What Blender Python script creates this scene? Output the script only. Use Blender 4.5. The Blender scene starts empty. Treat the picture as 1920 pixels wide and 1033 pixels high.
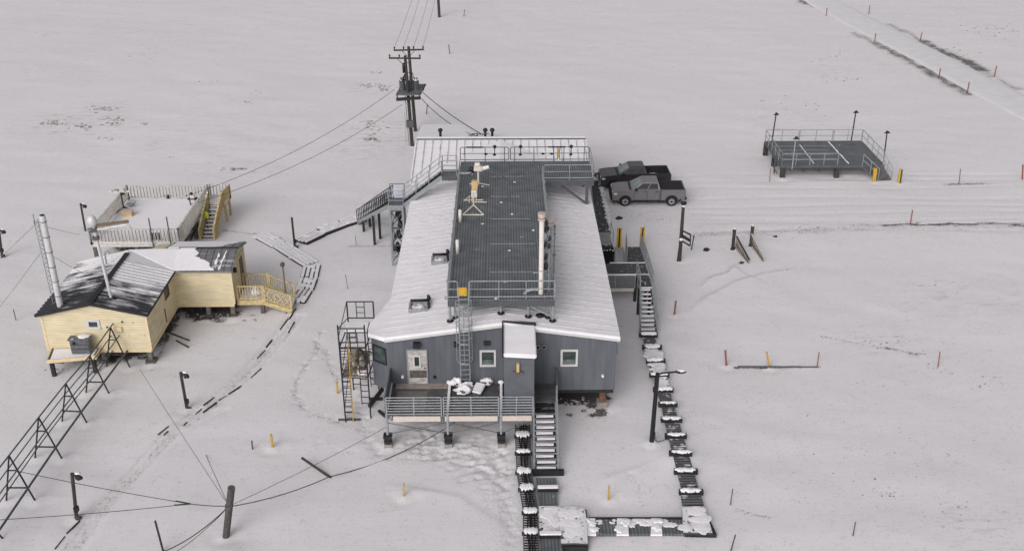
import bpy, bmesh, math, random
import numpy as np
from mathutils import Vector, Matrix, noise as mnoise
random.seed(7); rng = np.random.default_rng(7)
C = bpy.context.scene.collection
SC = bpy.context.scene

# ------------------------------------------------------------------ camera, sky, sun, exposure
CAM = Vector((0, 0, 32.0)); FPX = 1950.14; PW, PH = 1920, 1033
pitch, yaw, roll = 0.462078429, 0.0101644581, -0.00058
FW = Vector((math.sin(yaw)*math.cos(pitch), math.cos(yaw)*math.cos(pitch), -math.sin(pitch)))
RT0 = Vector((math.cos(yaw), -math.sin(yaw), 0)); UP0 = RT0.cross(FW)
RT = RT0*math.cos(roll)+UP0*math.sin(roll); UP = -RT0*math.sin(roll)+UP0*math.cos(roll)
cd = bpy.data.cameras.new('camera'); cam = bpy.data.objects.new('camera', cd); C.objects.link(cam)
cd.sensor_width = 36; cd.sensor_fit = 'HORIZONTAL'; cd.lens = FPX/PW*36; cd.clip_end = 5000; cd.clip_start = .5
cam.matrix_world = Matrix(((RT.x, UP.x, -FW.x, CAM.x), (RT.y, UP.y, -FW.y, CAM.y), (RT.z, UP.z, -FW.z, CAM.z), (0, 0, 0, 1)))
SC.camera = cam

SUN_EL, SUN_AZ = math.radians(32), math.radians(205)      # azimuth the light comes FROM, clockwise from +Y
w = bpy.data.worlds.new('World'); SC.world = w; w.use_nodes = True
nt = w.node_tree; bg = nt.nodes['Background']
sky = nt.nodes.new('ShaderNodeTexSky'); sky.sky_type = 'NISHITA'; sky.sun_disc = False
sky.sun_elevation = SUN_EL; sky.sun_rotation = SUN_AZ; sky.air_density = 1.0; sky.dust_density = 3.0
hs = nt.nodes.new('ShaderNodeHueSaturation'); hs.inputs['Saturation'].default_value = 0.08   # solid overcast: almost no blue
nt.links.new(sky.outputs[0], hs.inputs['Color'])
tn = nt.nodes.new('ShaderNodeMix'); tn.data_type = 'RGBA'; tn.blend_type = 'MULTIPLY'; tn.inputs[0].default_value = 1
nt.links.new(hs.outputs[0], tn.inputs[6]); tn.inputs[7].default_value = (1.0, .972, .99, 1)
nt.links.new(tn.outputs[2], bg.inputs[0]); bg.inputs[1].default_value = 0.13
sd = bpy.data.lights.new('sun', 'SUN'); sd.energy = 1.2; sd.angle = math.radians(45); sd.color = (1, .96, .96)
so = bpy.data.objects.new('sun', sd); C.objects.link(so)
sdir = Vector((math.sin(SUN_AZ)*math.cos(SUN_EL), math.cos(SUN_AZ)*math.cos(SUN_EL), math.sin(SUN_EL)))
so.rotation_euler = sdir.to_track_quat('Z', 'Y').to_euler()
SC.view_settings.view_transform = 'Standard'; SC.view_settings.look = 'None'
SC.view_settings.exposure = -0.20; SC.view_settings.gamma = 1

# ------------------------------------------------------------------ surveying: a sighting in the photo -> a point at a known height / plane
def ray(x, y): return RT*((x-PW/2)/FPX) - UP*((y-PH/2)/FPX) + FW
def G(x, y, z=0.0):
    d = ray(x, y); return CAM + d*((z-CAM.z)/d.z)
def XY(x, y, Y):
    d = ray(x, y); return CAM + d*(Y/d.y)
def PX(p):
    v = Vector(p)-CAM; k = v.dot(FW); return (PW/2+FPX*v.dot(RT)/k, PH/2-FPX*v.dot(UP)/k)
def HT(b, row):
    lo, hi = b.z, 31.9
    for _ in range(50):
        m = (lo+hi)/2
        if PX((b.x, b.y, m))[1] > row: lo = m
        else: hi = m
    return lo

# ------------------------------------------------------------------ materials
def L(c): 
    c = c/255; return c/12.92 if c <= .04045 else ((c+.055)/1.055)**2.4
def S(r, g, b): return (L(r), L(g), L(b))
def mat(name, col, rough=.7, metal=0., var=.25, scale=6., bump=.0, bscale=30., snow=0., ssc=3., stretch=(1, 1, 1)):
    """procedural paint/metal/wood: two tones on noise, optional bump, optional thin blown snow lying on up-facing places"""
    m = bpy.data.materials.new(name); m.use_nodes = True
    t = m.node_tree; n = t.nodes; l = t.links; b = n['Principled BSDF']
    tc = n.new('ShaderNodeTexCoord'); mp = n.new('ShaderNodeMapping'); mp.inputs['Scale'].default_value = stretch
    l.new(tc.outputs['Object'], mp.inputs['Vector'])
    nz = n.new('ShaderNodeTexNoise'); nz.inputs['Scale'].default_value = scale; nz.inputs['Detail'].default_value = 5
    l.new(mp.outputs[0], nz.inputs['Vector'])
    r = n.new('ShaderNodeValToRGB'); r.color_ramp.elements[0].position = .3; r.color_ramp.elements[1].position = .7
    r.color_ramp.elements[0].color = tuple(c*(1-var) for c in col)+(1,); r.color_ramp.elements[1].color = tuple(min(1, c*(1+var)) for c in col)+(1,)
    l.new(nz.outputs['Fac'], r.inputs[0]); out = r.outputs[0]
    if snow > 0:
        ns = n.new('ShaderNodeTexNoise'); ns.inputs['Scale'].default_value = ssc; ns.inputs['Detail'].default_value = 6
        l.new(mp.outputs[0], ns.inputs['Vector'])
        g = n.new('ShaderNodeNewGeometry'); sx = n.new('ShaderNodeSeparateXYZ'); l.new(g.outputs['Normal'], sx.inputs[0])
        up = n.new('ShaderNodeMapRange'); up.inputs[1].default_value = .35; up.inputs[2].default_value = .8; l.new(sx.outputs[2], up.inputs[0])
        th = n.new('ShaderNodeMapRange'); th.inputs[1].default_value = 1-snow-.04; th.inputs[2].default_value = 1-snow+.04; l.new(ns.outputs['Fac'], th.inputs[0])
        mu = n.new('ShaderNodeMath'); mu.operation = 'MULTIPLY'; l.new(up.outputs[0], mu.inputs[0]); l.new(th.outputs[0], mu.inputs[1])
        mx = n.new('ShaderNodeMix'); mx.data_type = 'RGBA'; l.new(mu.outputs[0], mx.inputs[0]); l.new(out, mx.inputs[6]); mx.inputs[7].default_value = (.78, .77, .78, 1)
        out = mx.outputs[2]
    l.new(out, b.inputs['Base Color'])
    b.inputs['Roughness'].default_value = rough; b.inputs['Metallic'].default_value = metal
    if bump > 0:
        nb = n.new('ShaderNodeTexNoise'); nb.inputs['Scale'].default_value = bscale; nb.inputs['Detail'].default_value = 4
        l.new(mp.outputs[0], nb.inputs['Vector'])
        bp = n.new('ShaderNodeBump'); bp.inputs['Strength'].default_value = bump; bp.inputs['Distance'].default_value = .03
        l.new(nb.outputs['Fac'], bp.inputs['Height']); l.new(bp.outputs[0], b.inputs['Normal'])
    return m
def stripes(m, axis, period, depth=.5, width=.5):
    """thin regular darker lines across one object axis (bar grating, lapped boards, ribbed sheet): joints of the product itself"""
    t = m.node_tree; n = t.nodes; l = t.links; b = n['Principled BSDF']
    tc = n.new('ShaderNodeTexCoord'); s = n.new('ShaderNodeSeparateXYZ'); l.new(tc.outputs['Object'], s.inputs[0])
    d = n.new('ShaderNodeMath'); d.operation = 'DIVIDE'; l.new(s.outputs[axis], d.inputs[0]); d.inputs[1].default_value = period
    f = n.new('ShaderNodeMath'); f.operation = 'FRACT'; l.new(d.outputs[0], f.inputs[0])
    c = n.new('ShaderNodeMath'); c.operation = 'LESS_THAN'; l.new(f.outputs[0], c.inputs[0]); c.inputs[1].default_value = width
    k = n.new('ShaderNodeMath'); k.operation = 'MULTIPLY'; l.new(c.outputs[0], k.inputs[0]); k.inputs[1].default_value = depth
    old = b.inputs['Base Color'].links[0].from_socket
    mx = n.new('ShaderNodeMix'); mx.data_type = 'RGBA'; l.new(k.outputs[0], mx.inputs[0]); l.new(old, mx.inputs[6]); mx.inputs[7].default_value = (.004, .004, .005, 1)
    l.new(mx.outputs[2], b.inputs['Base Color']); return m
M = {}
M['snow'] = mat('snow', (.88, .865, .88), .9, 0, .03, 2.5, .4, 11)
M['snow_rough'] = mat('snow_rough', (.88, .865, .88), .9, 0, .05, 6, .9, 14)
M['roof_snow'] = mat('roof_snow', (.87, .855, .87), .85, 0, .05, .8, .2, 3, stretch=(1, 2.5, 1))
M['seam'] = mat('seam', S(198, 195, 197), .7, 0, .2, 1.6, snow=.5, ssc=.9)
M['wing_seam'] = mat('wing_seam', S(182, 179, 181), .7, 0, .5, 1.6, snow=.4, ssc=1.2)
M['grey_siding'] = stripes(mat('grey_siding', S(96, 100, 106), .5, 0, .17, 1.6, stretch=(1.6, 1, .22)), 0, .305, .22, .07)
M['grey_panel'] = mat('grey_panel', S(95, 99, 104), .55, 0, .10, 2)
M['trim_white'] = mat('trim_white', S(205, 205, 203), .6, 0, .06, 5)
M['galv'] = mat('galv', S(160, 165, 168), .5, .25, .22, 9, snow=.35, ssc=5)
M['galv_clean'] = mat('galv_clean', S(150, 155, 158), .5, .25, .22, 9)
M['steel_dark'] = mat('steel_dark', S(86, 90, 94), .6, .2, .3, 9)
M['iron_black'] = mat('iron_black', S(36, 36, 38), .65, 0, .4, 8)
M['black'] = mat('black', S(22, 22, 24), .55, 0, .4, 8)
M['grating'] = stripes(mat('grating', S(108, 112, 116), .75, 0, .22, 1.3, snow=.27, ssc=2.2), 0, .16, .42, .45)
M['grating_y'] = stripes(mat('grating_y', S(104, 106, 108), .75, 0, .25, 2.3, snow=.40, ssc=2.6), 1, .20, .7, .45)
M['mat_dark'] = mat('mat_dark', S(78, 79, 81), .85, 0, .25, 3, snow=.33, ssc=4)
M['deck_dark'] = mat('deck_dark', S(84, 84, 86), .85, 0, .3, 2.2, snow=.30, ssc=3)
M['yellow_siding'] = stripes(mat('yellow_siding', S(219, 206, 171), .65, 0, .12, 2.2, stretch=(.5, .5, 1.6)), 2, .17, .30, .12)
M['yellow_trim'] = mat('yellow_trim', S(222, 204, 164), .7, 0, .10, 5)
M['yellow_wood'] = mat('yellow_wood', S(196, 178, 132), .8, 0, .25, 6, snow=.4, ssc=5)
M['fence_wood'] = mat('fence_wood', S(200, 197, 190), .8, 0, .22, 5, snow=.42, ssc=4)
M['brown_wood'] = mat('brown_wood', S(112, 98, 78), .8, 0, .35, 5, stretch=(1, 1, 4))
M['old_wood'] = mat('old_wood', S(92, 88, 84), .85, 0, .35, 6)
M['board_gap'] = mat('board_gap', S(48, 46, 45), .9, 0, .4, 6)
M['new_wood'] = mat('new_wood', S(208, 197, 187), .75, 0, .12, 4, stretch=(4, 1, 1))
M['pole_wood'] = mat('pole_wood', S(62, 57, 55), .85, 0, .4, 7, .4, 25, stretch=(1, 1, .25))
M['frost_pole'] = mat('frost_pole', S(80, 76, 76), .9, 0, .5, 12, .5, 25, snow=.0)
M['stake_y'] = mat('stake_y', S(186, 150, 62), .7, 0, .2, 9)
M['stake_r'] = mat('stake_r', S(138, 84, 76), .7, 0, .25, 9)
M['stake_d'] = mat('stake_d', S(88, 78, 76), .8, 0, .3, 9)
M['bollard_y'] = mat('bollard_y', S(208, 166, 52), .6, 0, .15, 5)
M['duct'] = mat('duct', S(206, 206, 206), .5, .08, .12, 3)
M['pvc'] = mat('pvc', S(226, 222, 214), .5, 0, .06, 4)
M['cap_rust'] = mat('cap_rust', S(196, 182, 170), .6, .1, .25, 6)
M['hut_glass'] = mat('hut_glass', S(60, 66, 68), .3, 0, .4, 1.5)
M['pane'] = mat('pane', S(62, 72, 72), .1, 0, .5, 1.8)
M['tan'] = mat('tan', S(206, 176, 128), .7, 0, .15, 5)
M['tarp'] = mat('tarp', S(140, 130, 114), .85, 0, .4, 7, .5, 12, snow=.4)
M['cabinet'] = mat('cabinet', S(98, 100, 104), .5, .1, .3, 4, snow=.40, ssc=2)
M['ivory'] = mat('ivory', S(214, 208, 194), .55, 0, .12, 5)
M['rubber'] = mat('rubber', S(28, 28, 29), .85, 0, .3, 8)
M['rim'] = mat('rim', S(182, 182, 184), .35, .5, .15, 6)
M['glass'] = mat('glass', S(38, 42, 44), .06, 0, .3, 2)
M['windscreen'] = mat('windscreen', S(120, 132, 134), .08, 0, .25, 2)
M['paint_grey'] = mat('paint_grey', S(126, 123, 126), .32, .35, .06, 3)
M['paint_dark'] = mat('paint_dark', S(70, 67, 71), .3, .35, .07, 3)
M['lamp_glass'] = mat('lamp_glass', S(232, 228, 214), .2, 0, .05, 5)
M['tail_red'] = mat('tail_red', S(170, 52, 54), .3, 0, .1, 5)
M['chrome'] = mat('chrome', S(160, 160, 162), .25, .7, .1, 5)
M['bed_dark'] = mat('bed_dark', S(26, 27, 31), .8, 0, .3, 4)
M['concrete'] = mat('concrete', S(146, 142, 136), .9, 0, .2, 6)
M['pile_wood'] = mat('pile_wood', S(112, 108, 104), .9, 0, .3, 6)
M['rust'] = mat('rust', S(112, 76, 62), .8, 0, .3, 6)
M['hivis'] = mat('hivis', (.72, .92, .06), .8, 0, .06, 8)
M['navy'] = mat('navy', S(44, 46, 54), .9, 0, .2, 9)
M['skin'] = mat('skin', S(206, 160, 136), .6, 0, .08, 9)
M['hair'] = mat('hair', S(52, 38, 32), .9, 0, .2, 12)
M['snow_pitted'] = mat('snow_pitted', S(70, 70, 74), .85, 0, .3, 3, .5, 12, snow=.60, ssc=4.5)
M['banner'] = mat('banner', S(196, 200, 216), .7, 0, .2, 9)

# hut roof: dark ribbed steel with wind-swept snow lying thicker towards the back
def hut_roof_mat(name, y0, y1, lo, hi, base=(62, 63, 68), side=.07):
    m = mat(name, S(*base), .5, .15, .15, 4); t = m.node_tree; n = t.nodes; l = t.links; b = n['Principled BSDF']
    tc = n.new('ShaderNodeTexCoord'); mp = n.new('ShaderNodeMapping'); mp.inputs['Scale'].default_value = (.42, 2.6, .42); l.new(tc.outputs['Object'], mp.inputs[0])
    nz = n.new('ShaderNodeTexNoise'); nz.inputs['Scale'].default_value = 1.15; nz.inputs['Detail'].default_value = 7; nz.inputs['Roughness'].default_value = .62; l.new(mp.outputs[0], nz.inputs['Vector'])
    n2 = n.new('ShaderNodeTexNoise'); n2.inputs['Scale'].default_value = .55; n2.inputs['Detail'].default_value = 4; l.new(tc.outputs['Object'], n2.inputs['Vector'])
    s = n.new('ShaderNodeSeparateXYZ'); l.new(tc.outputs['Object'], s.inputs[0])
    mr = n.new('ShaderNodeMapRange'); mr.inputs[1].default_value = y0; mr.inputs[2].default_value = y1; mr.inputs[3].default_value = lo; mr.inputs[4].default_value = hi; l.new(s.outputs[1], mr.inputs[0])
    a = n.new('ShaderNodeMath'); a.operation = 'ADD'; l.new(nz.outputs['Fac'], a.inputs[0]); l.new(mr.outputs[0], a.inputs[1])
    a3 = n.new('ShaderNodeMath'); a3.operation = 'MULTIPLY_ADD'; l.new(n2.outputs['Fac'], a3.inputs[0]); a3.inputs[1].default_value = .5; l.new(a.outputs[0], a3.inputs[2])
    xr = n.new('ShaderNodeMapRange'); xr.inputs[1].default_value = -.3; xr.inputs[2].default_value = .5; xr.inputs[3].default_value = -side; xr.inputs[4].default_value = side; l.new(s.outputs[0], xr.inputs[0])
    a4 = n.new('ShaderNodeMath'); a4.operation = 'ADD'; l.new(a3.outputs[0], a4.inputs[0]); l.new(xr.outputs[0], a4.inputs[1]); a3 = a4
    th = n.new('ShaderNodeMapRange'); th.inputs[1].default_value = .70; th.inputs[2].default_value = .88; l.new(a3.outputs[0], th.inputs[0])
    old = b.inputs['Base Color'].links[0].from_socket
    mx = n.new('ShaderNodeMix'); mx.data_type = 'RGBA'; l.new(th.outputs[0], mx.inputs[0]); l.new(old, mx.inputs[6]); mx.inputs[7].default_value = (.79, .78, .79, 1)
    l.new(mx.outputs[2], b.inputs['Base Color'])
    r = n.new('ShaderNodeMapRange'); r.inputs[3].default_value = .45; r.inputs[4].default_value = .9; l.new(th.outputs[0], r.inputs[0]); l.new(r.outputs[0], b.inputs['Roughness'])
    return m

# ------------------------------------------------------------------ mesh building
class MB:
    def __init__(s): s.v = []; s.f = []; s.mi = []; s.k = 0; s.smooth = False
    def add(s, vs, fs):
        o = len(s.v); s.v += [Vector(p) for p in vs]; s.f += [tuple(i+o for i in f) for f in fs]; s.mi += [s.k]*len(fs); return s
    def box(s, a, b):
        x0, y0, z0 = (min(a[i], b[i]) for i in range(3)); x1, y1, z1 = (max(a[i], b[i]) for i in range(3))
        return s.add([(x0, y0, z0), (x1, y0, z0), (x1, y1, z0), (x0, y1, z0), (x0, y0, z1), (x1, y0, z1), (x1, y1, z1), (x0, y1, z1)],
                     [(0, 3, 2, 1), (4, 5, 6, 7), (0, 1, 5, 4), (1, 2, 6, 5), (2, 3, 7, 6), (3, 0, 4, 7)])
    def beam(s, p, q, w, h, up=(0, 0, 1)):
        p = Vector(p); q = Vector(q); d = (q-p).normalized(); u = Vector(up)
        if abs(d.dot(u)) > .98: u = Vector((0, 1, 0))
        sx = d.cross(u).normalized()*w/2; uz = sx.cross(d).normalized()*h/2
        vs = [p-sx-uz, p+sx-uz, p+sx+uz, p-sx+uz, q-sx-uz, q+sx-uz, q+sx+uz, q-sx+uz]
        return s.add(vs, [(0, 1, 2, 3), (7, 6, 5, 4), (0, 4, 5, 1), (1, 5, 6, 2), (2, 6, 7, 3), (3, 7, 4, 0)])
    def tube(s, p, q, r, r2=None, n=8):
        p = Vector(p); q = Vector(q); r2 = r if r2 is None else r2; d = (q-p).normalized()
        u = Vector((0, 0, 1)) if abs(d.z) < .9 else Vector((1, 0, 0)); a = d.cross(u).normalized(); b = d.cross(a)
        vs = []
        for c, rr in ((p, r), (q, r2)):
            for i in range(n): t = 2*math.pi*i/n; vs.append(c+a*math.cos(t)*rr+b*math.sin(t)*rr)
        fs = [(i, (i+1) % n, n+(i+1) % n, n+i) for i in range(n)] + [tuple(range(n-1, -1, -1)), tuple(range(n, 2*n))]
        return s.add(vs, fs)
    def path(s, pts, r, n=6):
        for a, b in zip(pts, pts[1:]): s.tube(a, b, r, n=n)
        return s
    def prism(s, poly, z0, z1):
        n = len(poly); f0 = z0 if callable(z0) else (lambda x, y: z0); f1 = z1 if callable(z1) else (lambda x, y: z1)
        vs = [(p[0], p[1], f0(p[0], p[1])) for p in poly]+[(p[0], p[1], f1(p[0], p[1])) for p in poly]
        return s.add(vs, [tuple(range(n-1, -1, -1)), tuple(range(n, 2*n))]+[(i, (i+1) % n, n+(i+1) % n, n+i) for i in range(n)])
    def extrude(s, poly, axis, a, b):
        """poly in the two other axes (x,z) or (y,z), extruded along axis 0 or 1"""
        n = len(poly); mk = (lambda p, t: (t, p[0], p[1])) if axis == 0 else (lambda p, t: (p[0], t, p[1]))
        return s.add([mk(p, a) for p in poly]+[mk(p, b) for p in poly],
                     [tuple(range(n)), tuple(range(2*n-1, n-1, -1))]+[(i, n+i, n+(i+1) % n, (i+1) % n) for i in range(n)])
    def slab(s, corners, th):
        """four corner points of a top surface, thickened downwards"""
        c = [Vector(p) for p in corners]; n = len(c); d = Vector((0, 0, th))
        return s.add(c+[p-d for p in c], [tuple(range(n)), tuple(range(2*n-1, n-1, -1))]+[(i, n+i, n+(i+1) % n, (i+1) % n) for i in range(n)])
    def lump(s, c, rx, ry, rz, seed=0, flat=.0, nu=14, nv=9, amp=.22):
        c = Vector(c); vs = []; fs = []
        for j in range(nv+1):
            ph = math.pi*j/nv
            for i in range(nu):
                t = 2*math.pi*i/nu; d = Vector((math.sin(ph)*math.cos(t), math.sin(ph)*math.sin(t), math.cos(ph)))
                sv = Vector((seed*7.3, seed*1.7, 0)); k = 1+amp*(mnoise.noise(d*1.6+sv)*2+mnoise.noise(d*4.2+sv)*.9)
                z = d.z*rz*k
                if z < 0: z *= (1-flat)
                vs.append(c+Vector((d.x*rx*k, d.y*ry*k, z)))
        for j in range(nv):
            for i in range(nu): fs.append((j*nu+i, (j+1)*nu+i, (j+1)*nu+(i+1) % nu, j*nu+(i+1) % nu))
        s.smooth = True; return s.add(vs, fs)
    def patch(s, c, rx, ry, h, seed=0, n=18):
        """thin irregular patch of lying snow with feathered edges"""
        c = Vector(c); vs = [c+Vector((0, 0, h))]; fs = []; rg = []
        for i in range(n):
            t = 2*math.pi*i/n; q = Vector((math.cos(t), math.sin(t), seed*3.7)); rg.append(max(.35, 1+.55*mnoise.noise(q*1.3)+.45*mnoise.noise(q*3.1)+.2*mnoise.noise(q*7)))
        for f, z in ((.55, .9), (.85, .6), (1.0, -.25)):
            for i in range(n): t = 2*math.pi*i/n; vs.append(c+Vector((math.cos(t)*rx*rg[i]*f, math.sin(t)*ry*rg[i]*f, h*z*(1+.3*mnoise.noise(Vector((i*.9, seed, f*5)))))))
        for i in range(n):
            fs.append((0, 1+i, 1+(i+1) % n))
            for k in range(2): fs.append((1+k*n+i, 1+(k+1)*n+i, 1+(k+1)*n+(i+1) % n, 1+k*n+(i+1) % n))
        s.smooth = True; return s.add(vs, fs)
    def ridge(s, a, b, wd, h, seed=0, n=16):
        """snow lying along a beam: one continuous bank of uneven width and height"""
        a, b = Vector(a), Vector(b); d = (b-a); sd = Vector((-d.y, d.x, 0)).normalized(); vs = []; fs = []; m_ = 7
        for i in range(n+1):
            t = i/n; e = min(1, 5*t, 5*(1-t))**.5*.75+.25; w1, w2, hh = (1+.5*mnoise.noise(Vector((t*9, seed*1.9+o_, 3)))+.5*mnoise.noise(Vector((t*23, seed*1.3+o_, 8))) for o_ in (0, 7, 15))
            for k in range(m_):
                u = math.pi*k/(m_-1); x = math.cos(u); vs.append(a+d*t+sd*(x*wd*e*(w1 if x > 0 else w2))+Vector((0, 0, math.sin(u)*h*max(.15, hh)*e-.02*(k in (0, m_-1)))))
        for i in range(n):
            for k in range(m_-1): fs.append((i*m_+k, (i+1)*m_+k, (i+1)*m_+k+1, i*m_+k+1))
        fs += [tuple(range(m_)), tuple(range(n*m_+m_-1, n*m_-1, -1))]
        s.smooth = True; return s.add(vs, fs)
    def build(s, name, mats, parent=None, origin=None, smooth=None, bevel=0):
        me = bpy.data.meshes.new(name)
        o = bpy.data.objects.new(name, me)
        if parent is not None: off = WLOC.get(parent.name_full, Vector((0, 0, 0))); o.parent = parent; WLOC[o.name_full] = off
        else: off = Vector(origin) if origin is not None else Vector((0, 0, 0)); o.location = off; WLOC[o.name_full] = off
        me.from_pydata([p-off for p in s.v], [], s.f)
        for m in (mats if isinstance(mats, (list, tuple)) else [mats]): me.materials.append(M[m] if isinstance(m, str) else m)
        me.polygons.foreach_set('material_index', s.mi)
        bm = bmesh.new(); bm.from_mesh(me); bmesh.ops.remove_doubles(bm, verts=bm.verts, dist=1e-5) if s.smooth else None
        bmesh.ops.recalc_face_normals(bm, faces=bm.faces)
        if bevel: bmesh.ops.bevel(bm, geom=[e for e in bm.edges if e.calc_face_angle(0) > .35], offset=bevel, segments=2, affect='EDGES', clamp_overlap=True)
        bm.to_mesh(me); bm.free()
        if s.smooth or smooth: me.shade_smooth() if hasattr(me, 'shade_smooth') else None
        me.update(); C.objects.link(o); return o
WLOC = {}
def tag(o, label=None, cat=None, group=None, kind=None):
    if label: o['label'] = label
    if cat: o['category'] = cat
    if group: o['group'] = group
    if kind: o['kind'] = kind
    return o
def thing(name, label, cat, loc=(0, 0, 0), group=None, rz=0):
    o = bpy.data.objects.new(name, None); C.objects.link(o); o.location = loc; o.rotation_euler = (0, 0, rz); o.empty_display_size = .3
    WLOC[o.name_full] = Vector(loc); return tag(o, label, cat, group)
def V(x, y, z): return Vector((x, y, z))

# ------------------------------------------------------------------ railings and stairs (used by several structures)
def rail_mb(a, b, h=1.06, nmid=1, post=1.5, r=.028, toe=0., ends=True):
    a = Vector(a); b = Vector(b); m = MB(); up = V(0, 0, 1); n = max(1, round((b-a).length/post))
    m.tube(a+up*h, b+up*h, r)
    for k in range(1, nmid+1): m.tube(a+up*h*k/(nmid+1), b+up*h*k/(nmid+1), r*.8)
    for i in range(n+1):
        if not ends and i in (0, n): continue
        p = a.lerp(b, i/n); m.tube(p-up*.12, p+up*h, r)
    if toe: m.beam(a+up*toe/2, b+up*toe/2, .02, toe)
    return m
def stairs(parent, a0, a1, b0, b1, n, mt, snow=True, th=.04, depth=.28, skip=()):
    """treads from the top edge a0-a1 to the foot edge b0-b1; each tread is a part, its snow a sub-part"""
    a0, a1, b0, b1 = (Vector(p) for p in (a0, a1, b0, b1))
    for i in range(n):
        t = (i+.6)/n; p = a0.lerp(b0, t); q = a1.lerp(b1, t); d = (b0-a0); d.z = 0; d.normalize(); d *= depth/2
        tr = MB().slab([p-d, q-d, q+d, p+d], th).build('tread', mt, parent)
        if snow and i not in skip:
            e0 = p.lerp(q, .05+.06*random.random()); e1 = p.lerp(q, .95-.12*random.random()); u = V(0, 0, .06)
            MB().slab([e0-d*.35+u, e1-d*.2+u, e1+d*.7+u, e0+d*.85+u], .057).build('snow_cover', 'snow', tr)
    for p, q in ((a0, b0), (a1, b1)):
        MB().beam(p-V(0, 0, .1), q-V(0, 0, .1), .06, .28).build('stringer', 'galv_clean', parent)

# ================================================================== GROUND
def seg_dist(X, Y, pts):
    D = np.full(X.shape, 1e9); A = np.zeros(X.shape); acc = 0
    for (ax, ay), (bx, by) in zip(pts, pts[1:]):
        dx, dy = bx-ax, by-ay; L2 = dx*dx+dy*dy+1e-9; t = np.clip(((X-ax)*dx+(Y-ay)*dy)/L2, 0, 1)
        d = np.hypot(X-ax-t*dx, Y-ay-t*dy); m = d < D; D[m] = d[m]; A[m] = (acc+t*math.sqrt(L2))[m]; acc += math.sqrt(L2)
    return D, A
def gp(pxs): return [(G(*p).x, G(*p).y) for p in pxs]
def vnoise(X, Y, sc, seed):
    r = np.random.default_rng(seed); T = r.random((256, 256))
    x = X/sc; y = Y/sc; xi = np.floor(x).astype(int); yi = np.floor(y).astype(int); fx = x-xi; fy = y-yi
    fx = fx*fx*(3-2*fx); fy = fy*fy*(3-2*fy); g = lambda a, b: T[(xi+a) % 256, (yi+b) % 256]
    return (g(0, 0)*(1-fx)+g(1, 0)*fx)*(1-fy)+(g(0, 1)*(1-fx)+g(1, 1)*fx)*fy-.5
def axis(segs):
    out = []
    for a, b, st in segs: out.append(np.arange(a, b-1e-6, st))
    out.append(np.array([segs[-1][1]])); return np.concatenate(out)
gx = axis([(-900, -300, 60), (-300, -100, 10), (-100, -36, 1.0), (-36, 36, .16), (36, 100, .8), (100, 300, 10), (300, 900, 60)])
gy = axis([(-300, 0, 30), (0, 30, 2), (30, 66, .14), (66, 100, .24), (100, 170, .6), (170, 320, 8), (320, 1800, 80)])
GX, GY = np.meshgrid(gx, gy)
Z = .16*vnoise(GX, GY, 9, 1)+.07*vnoise(GX+GY*.4, GY*1.6, 3, 2)+.016*vnoise(GX, GY*1.5, 1.1, 3)
soil_shade = np.zeros_like(Z); trod = np.zeros_like(Z); tuft = np.zeros_like(Z)
def verge(pxs, wdt, amt):
    D, A = seg_dist(GX, GY, gp(pxs)); D = D+wdt*1.2*vnoise(GX, GY, .9, 11)
    np.maximum(soil_shade, amt*np.clip(1.5-D/wdt, 0, 1), out=soil_shade)
verge([(1655, 424), (1700, 420), (1740, 423), (1780, 419), (1830, 422), (1870, 418), (1925, 424)], .20, .86); verge([(1720, 418), (1790, 424), (1850, 416), (1900, 421), (1930, 420)], .12, .66); verge([(1660, 428), (1925, 428)], .5, .22)
verge([(1290, 442), (1400, 436), (1500, 434), (1600, 428), (1660, 423)], .5, .30)
verge([(1785, 345), (1850, 345)], .2, .6)
verge([(1640, 80), (1665, 95), (1700, 112), (1760, 146), (1815, 176)], .8, .66)
verge([(1500, 0), (1530, 12)], .9, .66); verge([(1600, 62), (1640, 80)], .6, .5)
verge([(1665, 46), (1700, 62), (1727, 76)], .5, .52); verge([(1727, 77), (1750, 88), (1795, 108), (1838, 130)], .9, .75); verge([(1838, 130), (1863, 146), (1910, 168)], .5, .5)
verge([(1745, 93), (1800, 124)], .5, .5)
verge([(1380, 688), (1535, 688)], .09, .8); verge([(1660, 650), (1720, 662)], .10, .55); verge([(1540, 630), (1660, 652)], .1, .42)
verge([(1380, 955), (1440, 970)], .08, .55)
verge([(600, 464), (735, 462)], .08, .5); verge([(420, 432), (490, 440)], .12, .5)
verge([(285, 690), (330, 605)], .10, .5)
for off in (0, 13, 24):
    verge([(100+off, 1060), (170+off, 962), (245+off, 880), (305+off, 815)], .10, .26); verge([(330+off, 796), (400+off, 745), (452+off, 700), (505+off, 640), (545+off, 590)], .10, .26)  # faint darker lines along the old track grooves
verge([(600, 622), (592, 660), (570, 690), (556, 715), (553, 742), (565, 765), (600, 780), (640, 790)], .13, .34); verge([(592, 640), (610, 660), (618, 690), (632, 716)], .12, .32)  # faint darker lines along the footpaths
verge([(1312, 536), (1335, 520), (1362, 513), (1378, 497)], .07, .34); verge([(1440, 513), (1490, 503)], .06, .36); verge([(1300, 580), (1340, 550), (1400, 524), (1440, 513)], .06, .2)  # shaded lee edges of the drifts, painted in as darker lines
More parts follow.
